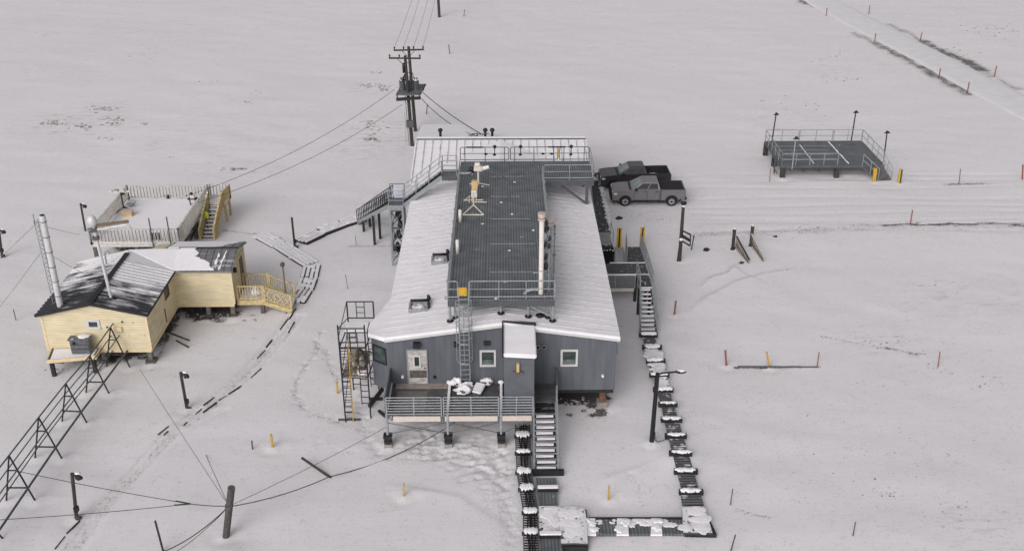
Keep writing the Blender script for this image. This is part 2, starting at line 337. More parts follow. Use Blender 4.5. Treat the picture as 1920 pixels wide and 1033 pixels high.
# exposed earth under the raised buildings, painted darker to include the shade there
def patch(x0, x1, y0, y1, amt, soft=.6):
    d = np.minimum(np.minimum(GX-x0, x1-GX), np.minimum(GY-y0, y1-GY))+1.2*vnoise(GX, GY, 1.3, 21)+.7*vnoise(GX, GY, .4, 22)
    np.maximum(soil_shade, amt*np.clip(d/soft, 0, 1), out=soil_shade)
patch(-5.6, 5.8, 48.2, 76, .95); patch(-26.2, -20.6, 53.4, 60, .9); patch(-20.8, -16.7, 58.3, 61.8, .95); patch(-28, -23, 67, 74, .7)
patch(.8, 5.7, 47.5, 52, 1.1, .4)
# tufts of dead grass showing through the thin cover
for px, py, rx, ry, amt in ((150, 230, 7, 5, 1), (195, 205, 5, 3, .8), (705, 162, 5, 3, .8), (705, 255, 5, 7, 1), (450, 318, 5, 3, .8), (470, 190, 3, 2, .6), (60, 130, 8, 6, .4), (1550, 240, 12, 10, .35),
                            (1650, 640, 4, 3, .45), (1800, 560, 6, 4, .45), (1850, 60, 10, 12, .5), (1580, 130, 10, 8, .4), (1300, 60, 20, 12, .3), (1080, 90, 14, 12, .3), (350, 250, 16, 12, .35), (250, 60, 20, 20, .4), (1830, 980, 4, 3, .4), (1350, 440, 5, 3, .5)):
    c = G(px, py); q = np.clip(1.25-np.sqrt(((GX-c.x)/rx)**2+((GY-c.y)/ry)**2), 0, 1); np.maximum(tuft, amt*q, out=tuft)
np.maximum(tuft, .28*np.clip((GY-95)/40, 0, 1), out=tuft)
# road band by the trucks: flattened, faint wheel ruts
rb = np.clip((GY-70.5)/2, 0, 1)*np.clip((79.3-GY)/2.5, 0, 1)*np.clip((GX-7)/3, 0, 1)
np.maximum(trod, .55*rb, out=trod); Z *= (1-.6*rb)
for yy in (71.6, 73.0, 73.6, 75.0, 76.4, 77.9, 80.2, 81.8, 83.3): 
    wob = .25*np.sin(GX*.22+yy); k = np.exp(-((GY-yy-wob)/.16)**2)*np.clip((GX-13)/4, 0, 1); Z -= .09*k*(.6+.8*vnoise(GX, GY, 2.5, 41)); np.maximum(trod, .6*k, out=trod)
# snow drifts with a sharp lee edge
def drift(pxs, h, wd):
    pts = gp(pxs); D, A = seg_dist(GX, GY, pts); tot = A.max(); side = np.zeros_like(D); best = np.full(D.shape, 1e9)
    for (ax, ay), (bx, by) in zip(pts, pts[1:]):
        t = np.clip(((GX-ax)*(bx-ax)+(GY-ay)*(by-ay))/((bx-ax)**2+(by-ay)**2), 0, 1); d = np.hypot(GX-ax-t*(bx-ax), GY-ay-t*(by-ay)); m = d < best
        side[m] = np.sign((bx-ax)*(GY-ay)-(by-ay)*(GX-ax))[m]; best[m] = d[m]
    env = np.clip(A/tot*4, 0, 1)*np.clip((1-A/tot)*4, 0, 1)
    return h*env*np.where(side > 0, np.exp(-D/wd), np.exp(-(D/.12)))
Z += drift([(1392, 500), (1378, 497), (1362, 513), (1335, 520), (1312, 536)], .13, 1.6)
Z += drift([(1490, 502), (1440, 512), (1380, 530), (1320, 560), (1275, 600)], .12, 2.2)
Z += drift([(1650, 341), (1560, 341), (1460, 338)], .10, 1.5)
Z += drift([(255, 880), (330, 800), (410, 740), (470, 690), (500, 660)], .14, 1.0)
Z += drift([(1240, 860), (1190, 880), (1110, 905)], .05, 1.4)
Z += drift([(950, 990), (860, 930), (700, 905)], .05, 1.6)
for x0, y0, rr, hh in ((-7.2, 51, 1.6, .35), (8.8, 43, 1.1, .18), (2.2, 39.4, 1.3, .18), (6.6, 36.4, 2.2, .15), (8.2, 81.8, 1.2, .3), (-12.4, 36.3, .8, .12), (7.7, 44.3, .6, .12)):
    Z += hh*np.exp(-((GX-x0)**2+(GY-y0)**2)/rr**2)
# little wind-packed collars and scoops at the feet of posts and poles
for px, py in ((142, 972), (351, 768), (553, 465), (421, 1007), (1221, 834), (1274, 489), (1374, 466), (1408, 459), (773, 273), (728, 838), (841, 836), (940, 834), (285, 680), (390, 598), (437, 598), (511, 838), (757, 932), (1141, 938), (1362, 685), (1442, 687), (1264, 590), (649, 782), (1135, 768), (244, 687), (206, 737), (165, 794), (118, 861), (68, 939), (199, 686), (160, 736), (115, 791), (64, 860), (10, 939), (1640, 342), (1687, 344), (1467, 337), (1588, 330)):
    p = G(px, py); d = np.hypot(GX-p.x, GY-p.y); Z += .035*np.exp(-(d/.30)**2)-.03*np.exp(-((d-.55)/.22)**2)*(GY < p.y+.3); Z += .03*np.exp(-((GX-p.x-.4)/.8)**2-((GY-p.y-.2)/.25)**2)
# footprints
def dent(x, y, dep, r):
    i0, i1 = np.searchsorted(gx, [x-3*r, x+3*r]); j0, j1 = np.searchsorted(gy, [y-3*r, y+3*r])
    if i1 > i0 and j1 > j0:
        d2 = (GX[j0:j1, i0:i1]-x)**2+(GY[j0:j1, i0:i1]-y)**2; Z[j0:j1, i0:i1] += -dep*np.exp(-d2/r**2)+dep*.12*np.exp(-((np.sqrt(d2)-1.7*r)/(.5*r))**2)
def trail(pxs, step=.62, dep=.085, lat=.13, r=.12):
    pts = gp(pxs); D, A = seg_dist(GX, GY, pts); np.maximum(trod, .55*np.clip(1.3-D/.32, 0, 1), out=trod); k = 0; Z[...] -= .02*np.exp(-(D/.28)**2)
    for (ax, ay), (bx, by) in zip(pts, pts[1:]):
        ln = math.hypot(bx-ax, by-ay); n = max(1, int(ln/step)); ux, uy = (bx-ax)/ln, (by-ay)/ln
        for i in range(n):
            k += 1; s = lat*(1 if k % 2 else -1)+random.uniform(-.05, .05); t = (i+random.uniform(0, .4))*ln/n
            dent(ax+ux*t-uy*s, ay+uy*t+ux*s, dep*random.uniform(.7, 1.2), r)
trail([(602, 622), (592, 660), (570, 690), (556, 715), (553, 742), (565, 765), (600, 780), (640, 790), (672, 800)])
trail([(592, 640), (610, 660), (618, 690), (632, 716)])
trail([(668, 785), (680, 800), (690, 825), (702, 850)]); trail([(676, 775), (692, 805), (704, 846)])
trail([(705, 850), (760, 860), (820, 855), (880, 870), (930, 900)]); trail([(712, 842), (790, 845), (850, 850), (900, 860)])
trail([(905, 795), (940, 850), (955, 920), (962, 1033)]); trail([(890, 800), (925, 850), (945, 930), (955, 1010)]); trail([(870, 795), (905, 840), (940, 880)])
trail([(1262, 745), (1290, 770), (1330, 800)], 1.1, .05); trail([(1180, 890), (1200, 915), (1225, 935)], .9, .06); trail([(590, 830), (690, 855)], .8, .06)
trail([(1150, 392), (1180, 400), (1230, 404), (1262, 404)], .7, .1); trail([(1145, 395), (1160, 415), (1160, 430)], .6, .1); trail([(1165, 388), (1200, 396), (1240, 392)], .5, .12)
trail([(685, 720), (672, 760), (690, 790)], .5, .14)
c = G(885, 835)
for _ in range(620):
    a = random.random(); p = G(770+190*a+random.uniform(-30, 30), 800+75*a*random.uniform(.3, 1.6)+random.uniform(-6, 40)); dent(p.x, p.y, random.uniform(.03, .09), random.uniform(.07, .12))
D, A = seg_dist(GX, GY, gp([(720, 850), (800, 845), (890, 850), (940, 900), (960, 1000), (965, 1060)])); np.maximum(trod, .9*np.clip(1.5-D/1.0, 0, 1), out=trod)
D, A = seg_dist(GX, GY, gp([(1150, 395), (1270, 400)])); np.maximum(trod, .95*np.clip(1.5-D/1.2, 0, 1), out=trod); D, A = seg_dist(GX, GY, gp([(1140, 380), (1285, 388), (1300, 360)])); np.maximum(trod, .8*np.clip(1.6-D/1.1, 0, 1), out=trod)
for off in (0, 13, 24):
    D, A = seg_dist(GX, GY, gp([(330+off, 796), (400+off, 745), (452+off, 700), (505+off, 640), (545+off, 590)])); Z -= .09*np.exp(-(D/.12)**2)
# long faint wheel track / plough line past the short poles
for off in (0, 13, 24):
    D, A = seg_dist(GX, GY, gp([(110+off, 1060), (180+off, 950), (250+off, 880), (310+off, 815), (375+off*2, 768)])); Z -= .07*np.exp(-(D/.14)**2)
nv_, nu_ = Z.shape
gm = bpy.data.meshes.new('snow_ground'); gm.vertices.add(nv_*nu_)
gm.vertices.foreach_set('co', np.stack([GX, GY, Z], -1).astype(np.float32).ravel())
ii = (np.arange(nv_-1)[:, None]*nu_+np.arange(nu_-1)[None, :]).ravel()
fa = np.stack([ii, ii+1, ii+1+nu_, ii+nu_], -1).astype(np.int32); nf = len(fa)
gm.loops.add(nf*4); gm.loops.foreach_set('vertex_index', fa.ravel()); gm.polygons.add(nf)
gm.polygons.foreach_set('loop_start', np.arange(0, nf*4, 4, dtype=np.int32)); gm.polygons.foreach_set('loop_total', np.full(nf, 4, dtype=np.int32)); gm.update(calc_edges=True); gm.shade_smooth()
for nm, ar in (('soil_shade', soil_shade), ('trod', trod), ('tuft', tuft)):
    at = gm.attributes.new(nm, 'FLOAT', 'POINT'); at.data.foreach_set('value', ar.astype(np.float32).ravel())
gnd = bpy.data.objects.new('snow_ground', gm); C.objects.link(gnd); tag(gnd, kind='structure')
def gz(x, y):
    i = min(max(np.searchsorted(gx, x), 1), len(gx)-1); j = min(max(np.searchsorted(gy, y), 1), len(gy)-1); return float(Z[j, i])

m = bpy.data.materials.new('snow_field'); m.use_nodes = True; t = m.node_tree; n = t.nodes; l = t.links; b = n['Principled BSDF']
tc = n.new('ShaderNodeTexCoord')
def nzn(sc, det=5, vec=None, rg=.55):
    q = n.new('ShaderNodeTexNoise'); q.inputs['Scale'].default_value = sc; q.inputs['Detail'].default_value = det; q.inputs['Roughness'].default_value = rg; l.new(vec or tc.outputs['Object'], q.inputs['Vector']); return q.outputs['Fac']
def mth(op, a, b_=None, c=None):
    q = n.new('ShaderNodeMath'); q.operation = op
    for i, v in enumerate((a, b_, c)):
        if v is None: continue
        if isinstance(v, (int, float)): q.inputs[i].default_value = v
        else: l.new(v, q.inputs[i])
    return q.outputs[0]
def mrg(v, a, b_, c=0, d=1):
    q = n.new('ShaderNodeMapRange'); l.new(v, q.inputs[0])
    for i, k in enumerate((a, b_, c, d)): q.inputs[i+1].default_value = k
    return q.outputs[0]
def attr(nm): q = n.new('ShaderNodeAttribute'); q.attribute_name = nm; return q.outputs['Fac']
def mixc(f, a, c):
    q = n.new('ShaderNodeMix'); q.data_type = 'RGBA'; l.new(f, q.inputs[0])
    if isinstance(a, tuple): q.inputs[6].default_value = a
    else: l.new(a, q.inputs[6])
    q.inputs[7].default_value = c; return q.outputs[2]
mp = n.new('ShaderNodeMapping'); mp.inputs['Scale'].default_value = (.35, 1.6, 1); mp.inputs['Rotation'].default_value = (0, 0, .25); l.new(tc.outputs['Object'], mp.inputs[0])
tone = nzn(.25, 6, mp.outputs[0]); col = mixc(mrg(tone, .3, .75), (.815, .795, .808, 1), (.775, .757, .77, 1)); col = mixc(mth('MULTIPLY', mrg(nzn(.05, 5), .42, .62), .4), col, (.75, .74, .745, 1))
tf = mth('MULTIPLY', attr('tuft'), mrg(nzn(1.3, 8, mp.outputs[0], .75), .53, .64)); tf2 = mth('MULTIPLY', tf, .5)
col = mixc(tf2, col, S(112, 102, 94)+(1,))
spk = mth('MULTIPLY', mrg(nzn(3.2, 4, None, .7), .69, .75), mth('MULTIPLY_ADD', attr('tuft'), .5, .03)); col = mixc(spk, col, S(90, 82, 76)+(1,)); sp2 = mth('MULTIPLY', mrg(nzn(2.1, 5, mp.outputs[0], .72), .60, .68), attr('tuft')); col = mixc(mth('MULTIPLY', sp2, .85), col, S(84, 78, 74)+(1,))
td = mth('MULTIPLY', attr('trod'), mrg(nzn(7.5, 6, None, .7), .52, .70)); col = mixc(mth('MULTIPLY', td, .30), col, S(130, 124, 124)+(1,))
so_ = mth('ADD', mth('ADD', attr('soil_shade'), mth('MULTIPLY_ADD', nzn(1.6, 6, None, .7), .9, -.45)), mth('MULTIPLY_ADD', nzn(7.5, 8, None, .75), 2.6, -1.3)); col = mixc(mrg(so_, .46, .72), col, S(44, 43, 43)+(1,))  # earth colour, also used for shade painted under buildings and along drifts
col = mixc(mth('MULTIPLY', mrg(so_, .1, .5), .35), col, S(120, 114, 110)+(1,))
l.new(col, b.inputs['Base Color']); b.inputs['Roughness'].default_value = .85
hgt = mth('ADD', mth('MULTIPLY', nzn(2.2, 8, mp.outputs[0], .6), .35), mth('MULTIPLY', mth('MULTIPLY', nzn(5.5, 6, None, .7), attr('trod')), 1.4))
bp = n.new('ShaderNodeBump'); bp.inputs['Strength'].default_value = .34; bp.inputs['Distance'].default_value = .10; l.new(hgt, bp.inputs['Height']); l.new(bp.outputs[0], b.inputs['Normal'])
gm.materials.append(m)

# packed snow road running up to the right
rl = gp([(1420, -45), (1500, 2), (1560, 38), (1640, 80), (1700, 112), (1762, 147), (1815, 177), (1880, 212), (1960, 255)]); rr = gp([(1500, -45), (1592, 5), (1632, 27), (1680, 52), (1727, 76), (1795, 108), (1864, 145), (1925, 175), (1990, 210)])
rm = MB(); N = 9; vs = []; fs = []
for i in range(N):
    for k in range(9):
        t_ = k/8; x = rl[i][0]*(1-t_)+rr[i][0]*t_; y = rl[i][1]*(1-t_)+rr[i][1]*t_; vs.append((x, y, gz(x, y)+.10-.35*(abs(2*t_-1)**8)-(.03 if k in (2, 6) else 0)))
for i in range(N-1):
    for k in range(8): fs.append((i*9+k, i*9+k+1, (i+1)*9+k+1, (i+1)*9+k))
rm.smooth = True; rm.add(vs, fs); M['road_snow'] = mat('road_snow', (.76, .75, .76), .85, 0, .05, .8, .6, 3, stretch=(1, 1, 1))
tag(rm.build('snow_road', 'road_snow'), kind='structure')

# ================================================================== GREY RESEARCH BUILDING
YF, XL, XR, ZB = 47.4, -6.13, 6.02, 1.5
SL = .141; RX = -.12
def zr(x, y=0): return 5.50-SL*abs(x-RX)            # underside of the roof slab
def zt(x, y=0): return zr(x)+.24
B = thing('research_building', 'long grey metal-clad building on piles under a snow-covered gable roof', 'building', (0, YF, 0))
mb = MB()
mb.extrude([(XL, ZB), (XR, ZB), (XR, zr(XR)), (RX, zr(RX)), (XL, zr(XL))], 1, YF, 76.2)
bay = [(XL+.02, YF+.02), (-7.0, 48.05), (-7.02, 48.9), (XL+.02, 51.5)]
mb.prism(bay, ZB+.01, lambda x, y: zr(x)-.005)
mb.extrude([(70.2, ZB-.003), (82.6, ZB-.003), (82.6, 4.58), (76.3, 5.49), (70.2, 4.58)], 0, -6.45, 6.35)
mb.build('wall', 'grey_siding', B)
mb = MB()
mb.prism([(RX, YF-.16), (XR+.13, YF-.16), (XR+.13, 76.2), (RX, 76.2)], zr, zt)
mb.prism([(RX, YF-.16), (RX, 76.2), (XL-.15, 76.2), (XL-.15, 51.65), (-7.16, 48.98), (-7.14, 47.98), (XL-.07, YF-.16)], zr, zt)
rf = mb.build('roof', 'roof_snow', B)
mb = MB(); y = YF+.25
while y < 69.7:
    for s, xe in ((-1, XL-.14), (1, XR+.12)): mb.beam((RX+s*.1, y, zt(RX)+.01), (xe, y, zt(xe)+.01), .03, .045)
    y += .62
mb.build('roof_seam', 'seam', rf)
mb = MB()
mb.beam((RX, YF-.175, zr(RX)+.02), (XR+.14, YF-.175, zr(XR+.14)+.02), .03, .13); mb.beam((RX, YF-.175, zr(RX)+.02), (XL-.07, YF-.175, zr(XL-.07)+.02), .03, .13)
mb.build('eave_trim', 'trim_white', rf)
# rear cross wing: ridge runs across
mb = MB(); zw = 5.72; YR = 76.3
mb.slab([(-6.62, 69.75, 4.72), (6.48, 69.75, 4.72), (6.48, YR, zw), (-6.62, YR, zw)], .2)
mb.slab([(-6.62, YR+.003, zw), (6.48, YR+.003, zw), (6.48, 83, 4.72), (-6.62, 83, 4.72)], .2)
wr = mb.build('wing_roof', 'roof_snow', B)
mb = MB(); x = -6.5
while x < 6.45: mb.beam((x, 69.77, 4.75), (x, YR-.2, zw-.01), .05, .07); x += .61
mb.build('roof_seam', 'wing_seam', wr)
MB().box((-6.55, YR-.13, zw-.02), (6.42, YR+.13, zw+.09)).build('ridge_vent', 'steel_dark', wr)
MB().box((-6.55, YR-.10, zw+.092), (6.42, YR+.2, zw+.14)).build('snow_cover', 'snow', wr)
for px in (826, 910, 923):
    p = XY(px, 262, YR+.5); v = MB().tube((p.x, YR+.5, zw-.2), (p.x, YR+.5, zw+.45), .10).build('roof_vent', 'black', B)
    MB().lump((p.x, YR+.5, zw+.55), .19, .19, .16, 3, 0, 10, 6, .05).build('cowl', 'black', v)
p = XY(895, 259, YR+.4); mb = MB().tube((p.x, YR+.4, zw-.1), (p.x, YR+.4, zw+.35), .05)
mb.path([(p.x-.7, YR+.4, zw+.1), (p.x-.35, YR+.4, zw+.3), (p.x+.3, YR+.4, zw+.25), (p.x+.9, YR+.4, zw+.3)], .035); mb.tube((p.x-.6, YR+.4, zw), (p.x-.2, YR+.4, zw+.3), .04); mb.build('wire_bracket', 'steel_dark', B)
# openings in the front wall, sighted on the wall plane
def rect(x0, y0, x1, y1, Y=YF):
    a = XY(x0, y0, Y); c = XY(x1, y1, Y); return a.x, c.x, c.z, a.z
def window(parent, x0, x1, z0, z1, Y=YF, fr=.11, name='window', glass='pane'):
    f = MB(); d = .055
    f.box((x0, Y-d, z1-fr), (x1, Y, z1)); f.box((x0, Y-d-.03, z0), (x1, Y, z0+fr)); f.box((x0, Y-d, z0+fr), (x0+fr, Y, z1-fr)); f.box((x1-fr, Y-d, z0+fr), (x1, Y, z1-fr))
    o = MB().box((x0+fr, Y-.02, z0+fr), (x1-fr, Y-.005, z1-fr)).build(name, glass, parent); f.build('frame', 'trim_white', o); return o
for q in ((899.2, 656, 930.1, 686), (1051.3, 655, 1082.9, 685.4)):
    x0, x1, z0, z1 = rect(*q); wn = window(B, x0, x1, z0, z1); MB().box((x0+.115, YF-.0215, z0+.115), (x1-.115, YF-.0205, z0+(z1-z0)*.42)).build('lower_pane', M.setdefault('low_pane', mat('low_pane', S(96, 106, 103), .2, 0, .5, 3)), wn)
    MB().box((x0+.12, YF-.028, z0+(z1-z0)*.42), (x1-.12, YF-.022, z0+(z1-z0)*.46)).build('sash', 'iron_black', wn)
x0, x1, z0, z1 = rect(761.6, 654.5, 803.7, 718)
dr = MB().box((x0+.06, YF-.05, z0), (x1-.06, YF+.0, z1-.06)).build('door', mat('door_grey', S(182, 178, 172), .6, 0, .42, 2.6, stretch=(1, 1, 1.8)), B)
MB().box((x0, YF-.07, z0), (x0+.06, YF-.0, z1)).box((x1-.06, YF-.07, z0), (x1, YF, z1)).box((x0+.06, YF-.07, z1-.06), (x1-.06, YF, z1)).build('frame', 'galv_clean', dr)
window(dr, *rect(774, 665, 789.5, 687), Y=YF-.05, fr=.08)
zz = XY(780, 700, YF).z; MB().box((x0+.12, YF-.075, zz-.22), (x1-.08, YF-.052, zz+.22)).build('kick_plate', 'old_wood', dr)
MB().box((x1-.2, YF-.11, z0+.95), (x1-.12, YF-.052, z0+1.0)).build('handle', 'steel_dark', dr)
x0, x1, z0, z1 = rect(775, 640, 788, 648); MB().box((x0, YF-.3, z0), (x1, YF, z1)).box((x0-.05, YF-.05, z0-.1), (x0+.1, YF, z0)).build('wall_lamp', 'iron_black', B)
x0, x1, z0, z1 = rect(906.5, 638.5, 919, 646.5); MB().box((x0, YF-.09, z0), (x1, YF, z1)).build('wall_vent', 'iron_black', B)
x0, x1, z0, z1 = rect(851, 640, 858, 648); MB().box((x0, YF-.2, z0), (x1, YF, z1)).build('wall_lamp', 'iron_black', B)
for q in ((1008.5, 649), (1020, 649)):
    p = XY(*q, YF); o = MB().tube((p.x, YF-.12, p.z), (p.x, YF+.05, p.z), .12, n=12).build('pipe_vent', 'galv_clean', B); MB().tube((p.x, YF-.125, p.z), (p.x, YF-.121, p.z), .09, n=12).build('vent_mouth', 'black', o)
for q in ((755, 706), (815, 706), (1130, 704)):
    p = XY(*q, YF); MB().tube((p.x, YF-.1, p.z), (p.x, YF, p.z), .07, .09, n=10).build('wall_light', 'lamp_glass' if q[0] != 815 else 'iron_black', B)
# chamfer window on the left bay
a, c2 = V(XL+.02, YF+.02, 0), V(-7.0, 48.05, 0); nrm = V(-(c2.y-a.y), (c2.x-a.x), 0).normalized()
if nrm.y > 0: nrm = -nrm
def bayrect(t0, t1, z0l, z1l, o0, o1): 
    p, q = a.lerp(c2, t0), a.lerp(c2, t1); return [p+nrm*o+V(0, 0, z) for z in (z0l, z1l) for o in (o0, o1)], [q+nrm*o+V(0, 0, z) for z in (z0l, z1l) for o in (o0, o1)]
def hexa(m_, A_, B_): return m_.add(A_+B_, [(0, 1, 3, 2), (4, 6, 7, 5), (0, 4, 5, 1), (2, 3, 7, 6), (0, 2, 6, 4), (1, 5, 7, 3)])
mb = hexa(MB(), *bayrect(.12, .86, 3.15, 4.0, .003, .02)); bw = mb.build('window', 'pane', B)
mb = MB()
for q in ((.06, .12, 3.06, 4.09), (.86, .92, 3.06, 4.09), (.12, .86, 4.0, 4.09), (.12, .86, 3.06, 3.15)): hexa(mb, *bayrect(*q, .003, .05))
mb.build('frame', 'iron_black', bw)
# vestibule box with its own snowy roof
v0, v1 = XY(945, 680, 44.95), XY(1002, 680, 44.95); zv = XY(950, 668, 44.95).z; zv2 = zv-.10; zback = zv+.38
mb = MB(); xs0, xs1 = v0.x, v1.x
mb.add([(xs0, 44.95, 1.90), (xs1, 44.95, 1.90), (xs1, YF-.003, 1.90), (xs0, YF-.003, 1.90), (xs0, 44.95, zv), (xs1, 44.95, zv2), (xs1, YF-.003, zback-.1), (xs0, YF-.003, zback)], [(0, 3, 2, 1), (4, 5, 6, 7), (0, 1, 5, 4), (1, 2, 6, 5), (2, 3, 7, 6), (3, 0, 4, 7)])
vb = mb.build('vestibule', 'grey_panel', B)
MB().slab([(xs0-.02, 44.78, zv+.26), (xs1+.10, 44.78, zv2+.26), (xs1+.10, YF-.06, zback+.08), (xs0-.02, YF-.06, zback+.2)], .24).build('roof', 'roof_snow', vb, bevel=.05)
MB().beam((xs0-.06, 44.8, zv+.16), (xs0-.06, YF-.1, zback+.14), .07, .3).beam((xs0-.09, YF-.04, zback+.16), (xs1+.14, YF-.04, zback+.04), .07, .34).build('flashing', 'iron_black', vb)
p = XY(971, 690, 44.95); o = MB().box((p.x-.07, 44.80, p.z-.15), (p.x+.07, 44.948, p.z+.32)).build('wall_light', 'tan', vb); MB().box((p.x-.24, 44.78, p.z-.24), (p.x+.24, 44.947, p.z-.153)).build('mount', 'old_wood', o)
# caged access ladder from the platform down the front wall
YLd = YF-.32; xa, xb = XY(863.5, 690, YLd).x, XY(881, 690, YLd).x; zlo = XY(872, 714, YLd).z
ld = MB()
for x in (xa, xb): ld.beam((x, YLd, zlo), (x, YLd, 7.75), .05, .07)
z = zlo+.1
while z < 7.4: ld.tube((xa, YLd, z), (xb, YLd, z), .022); z += .3
for z in (2.6, 4.2, 5.3): 
    for x in (xa, xb): ld.beam((x, YLd, z), (x, YF, z), .04, .04)
lad = ld.build('ladder', 'galv_clean', B)
cg = MB(); hoops = [XY(869, r, YLd).z for r in (670, 634, 603, 583, 563)]; xc = (xa+xb)/2; R_ = .42
def hp(z, t, s=1): return (xc+math.cos(t)*R_*s, YLd-.05-math.sin(t)*.62*s, z)
for i, z in enumerate(hoops): cg.path([hp(z, math.pi*k/10) for k in range(11)], .028); cg.beam(hp(z, 0), (xb, YLd, z), .03, .04); cg.beam(hp(z, math.pi), (xa, YLd, z), .03, .04)
for k in (1, 3, 5, 7, 9): cg.tube(hp(hoops[0], math.pi*k/10), hp(hoops[-1], math.pi*k/10), .02)
cg.build('cage', 'galv_clean', lad)
# roof hatches (curbs) on the left slope
for (px, py, wd, ln) in ((785, 578, .95, .85), (824, 490, .85, .8)):
    p = None
    for k in range(20): p = G(px, py, zt(p.x) if p else 5); 
    z = zt(p.x); o = MB()
    for s in (-1, 1): o.box((p.x+s*wd/2-.05, p.y-ln/2, z-.15), (p.x+s*wd/2+.05, p.y+ln/2, z+.2)); o.box((p.x-wd/2+.052, p.y+s*ln/2-.05, z-.15), (p.x+wd/2-.052, p.y+s*ln/2+.05, z+.19))
    h = o.build('roof_hatch', 'galv', B); MB().lump((p.x, p.y, z+.08), wd*.43, ln*.43, .10, px, 0, 12, 6).build('snow_cover', 'snow_rough', h)
    MB().beam((p.x-wd/2, p.y+ln*.5, z+.26), (p.x+wd/2, p.y+ln*.55, z+.26), .10, .12).beam((p.x+wd/2+.1, p.y-.2, z+.12), (p.x+wd/2+.02, p.y+ln*.6, z+.3), .12, .2).lump((p.x+wd/2+.05, p.y+ln*.55, z+.38), .12, .12, .2, 5, 0, 8, 6).build('hinge_arm', 'iron_black', h)
    MB().box((p.x-wd*.3, p.y-ln*.2, z+.17), (p.x-wd*.15, p.y+ln*.1, z+.27)).build('latch', 'cap_rust', h); MB().box((p.x+wd*.2, p.y-ln*.3, z+.15), (p.x+wd*.35, p.y-ln*.05, z+.28)).build('latch', 'cap_rust', h)
mb = MB().box((XL+.05, YF+.15, ZB-.3), (XR-.05, 76, ZB-.004)); mb.build('floor_beam', 'iron_black', B)
for y in (48.0, 52.5, 57, 61.5, 66, 70.5, 75):
    for x in (-5.6, 0, 5.42):
        o = MB().box((x-.16, y-.16, -.4), (x+.16, y+.16, ZB-.3)).build('pile', 'rust' if (x > 5 and y < 49) else 'pile_wood', B)
        MB().box((x-.27, y-.27, -.4), (x+.27, y+.27, .42)).build('footing', 'concrete', o)
o = MB().box((6.022, 48.6, 3.0), (6.2, 49.0, 3.5)).box((6.022, 53.5, 3.2), (6.25, 53.9, 3.8)).box((6.022, 58, 3.2), (6.2, 58.3, 3.7)).build('wall_box', 'steel_dark', B)

# ================================================================== ROOF PLATFORM
ZP, PX0, PX1, PY0, PY1 = 6.72, -2.87, 2.73, 47.95, 68.65
P = thing('roof_platform', 'long dark grated observation platform standing on the snowy roof ridge', 'platform', (0, PY0, zt(0)))
MB().box((PX0, PY0, ZP-.06), (PX1, PY1, ZP)).box((PX1+.002, 65.0, ZP-.06), (6.15, PY1, ZP)).build('deck', 'grating', P)
mb = MB()
for a_, b_ in (((PX0, PY0+.06), (PX1, PY0+.06)), ((PX0+.06, PY0+.13), (PX0+.06, PY1)), ((PX1-.06, PY0+.13), (PX1-.06, PY1)), ((PX0+.13, PY1-.06), (6.15, PY1-.06)), ((PX1+.01, 65.06), (6.15, 65.06)), ((6.09, 65.13), (6.09, PY1-.13))):
    mb.beam((*a_, ZP-.24), (*b_, ZP-.24), .11, .34)
for y in np.arange(51, 68, 3.4): mb.beam((PX0+.13, y, ZP-.2), (PX1-.13, y, ZP-.2), .1, .26)
mb.build('frame', 'steel_dark', P)
# joints where snow has caught in the grating
for py, x0, x1 in ((331.5, 920, 980), (369, 921, 974), (411, 921, 995), (457.5, 920, 1004), (510.5, 918, 1006)):
    a_, b_ = G(x0, py, ZP), G(x1, py, ZP); sb = MB(); x = a_.x
    while x < b_.x: e = x+random.uniform(.2, .7); sb.slab([(x, a_.y-.03, ZP+.02), (min(e, b_.x), a_.y-.022, ZP+.02), (min(e, b_.x), a_.y+.02, ZP+.02), (x, a_.y+.03, ZP+.02)], .018); x = e+random.choice((0.01, .05, .16))
    sb.build('snow_strip', 'galv', P)
for q in ((905, 350), (965, 342), (940, 380), (960, 402), (905, 420), (955, 470), (1000, 432), (930, 560)):
    p = G(*q, ZP); MB().lump((p.x, p.y, ZP+.01), .09, .07, .03, q[0], 0, 10, 5).build('snow_clump', 'snow', P)
for y in (52.9, 58.3, 63.1):
    MB().box((PX0+.05, y-.03, ZP+.001), (PX1-.05, y+.03, ZP+.006)).build('deck_joint', 'steel_dark', P)
MB().box((-.98, PY0+.2, ZP+.001), (-.95, PY1-.3, ZP+.006)).build('deck_joint', 'steel_dark', P)
# railings
def loop_rail(x0, x1, y, posts, axis=0, z=ZP, h=1.05, mid=True, mt='galv_clean'):
    r = .1; m_ = MB(); pt = (lambda t, k: V(t, y, z+k)) if axis == 0 else (lambda t, k: V(y, t, z+k))
    s = 1 if x1 > x0 else -1
    m_.path([pt(x0, .14), pt(x0, h-r), pt(x0+s*r, h), pt(x1-s*r, h), pt(x1, h-r), pt(x1, .14), pt(x0, .14)], .03)
    m_.tube(pt(x0, h*.56), pt(x1, h*.56), .024)
    for q in posts: m_.tube(pt(q, -.1), pt(q, h), .028)
    return m_.build('railing', mt, P)
yb = PY1-.04
for x0, x1, ps in ((863.5, 954, (872, 910, 946)), (957, 1045.5, (965, 1001, 1038)), (1049, 1104, (1057, 1095))):
    loop_rail(G(x0, 303, ZP).x, G(x1, 303, ZP).x, yb, [G(q, 303, ZP).x for q in ps], mt='steel_dark')
for x0, x1, ps in ((839.5, 859, (840,)), (879, 1040.5, (881, 935.5, 986.5, 1040))):
    a_, b_ = XY(x0, 563, PY0).x, XY(x1, 563, PY0).x
    loop_rail(a_, b_, PY0+.05, [XY(q, 563, PY0).x for q in ps])
ys = list(np.linspace(PY0+.1, 65.9, 10))
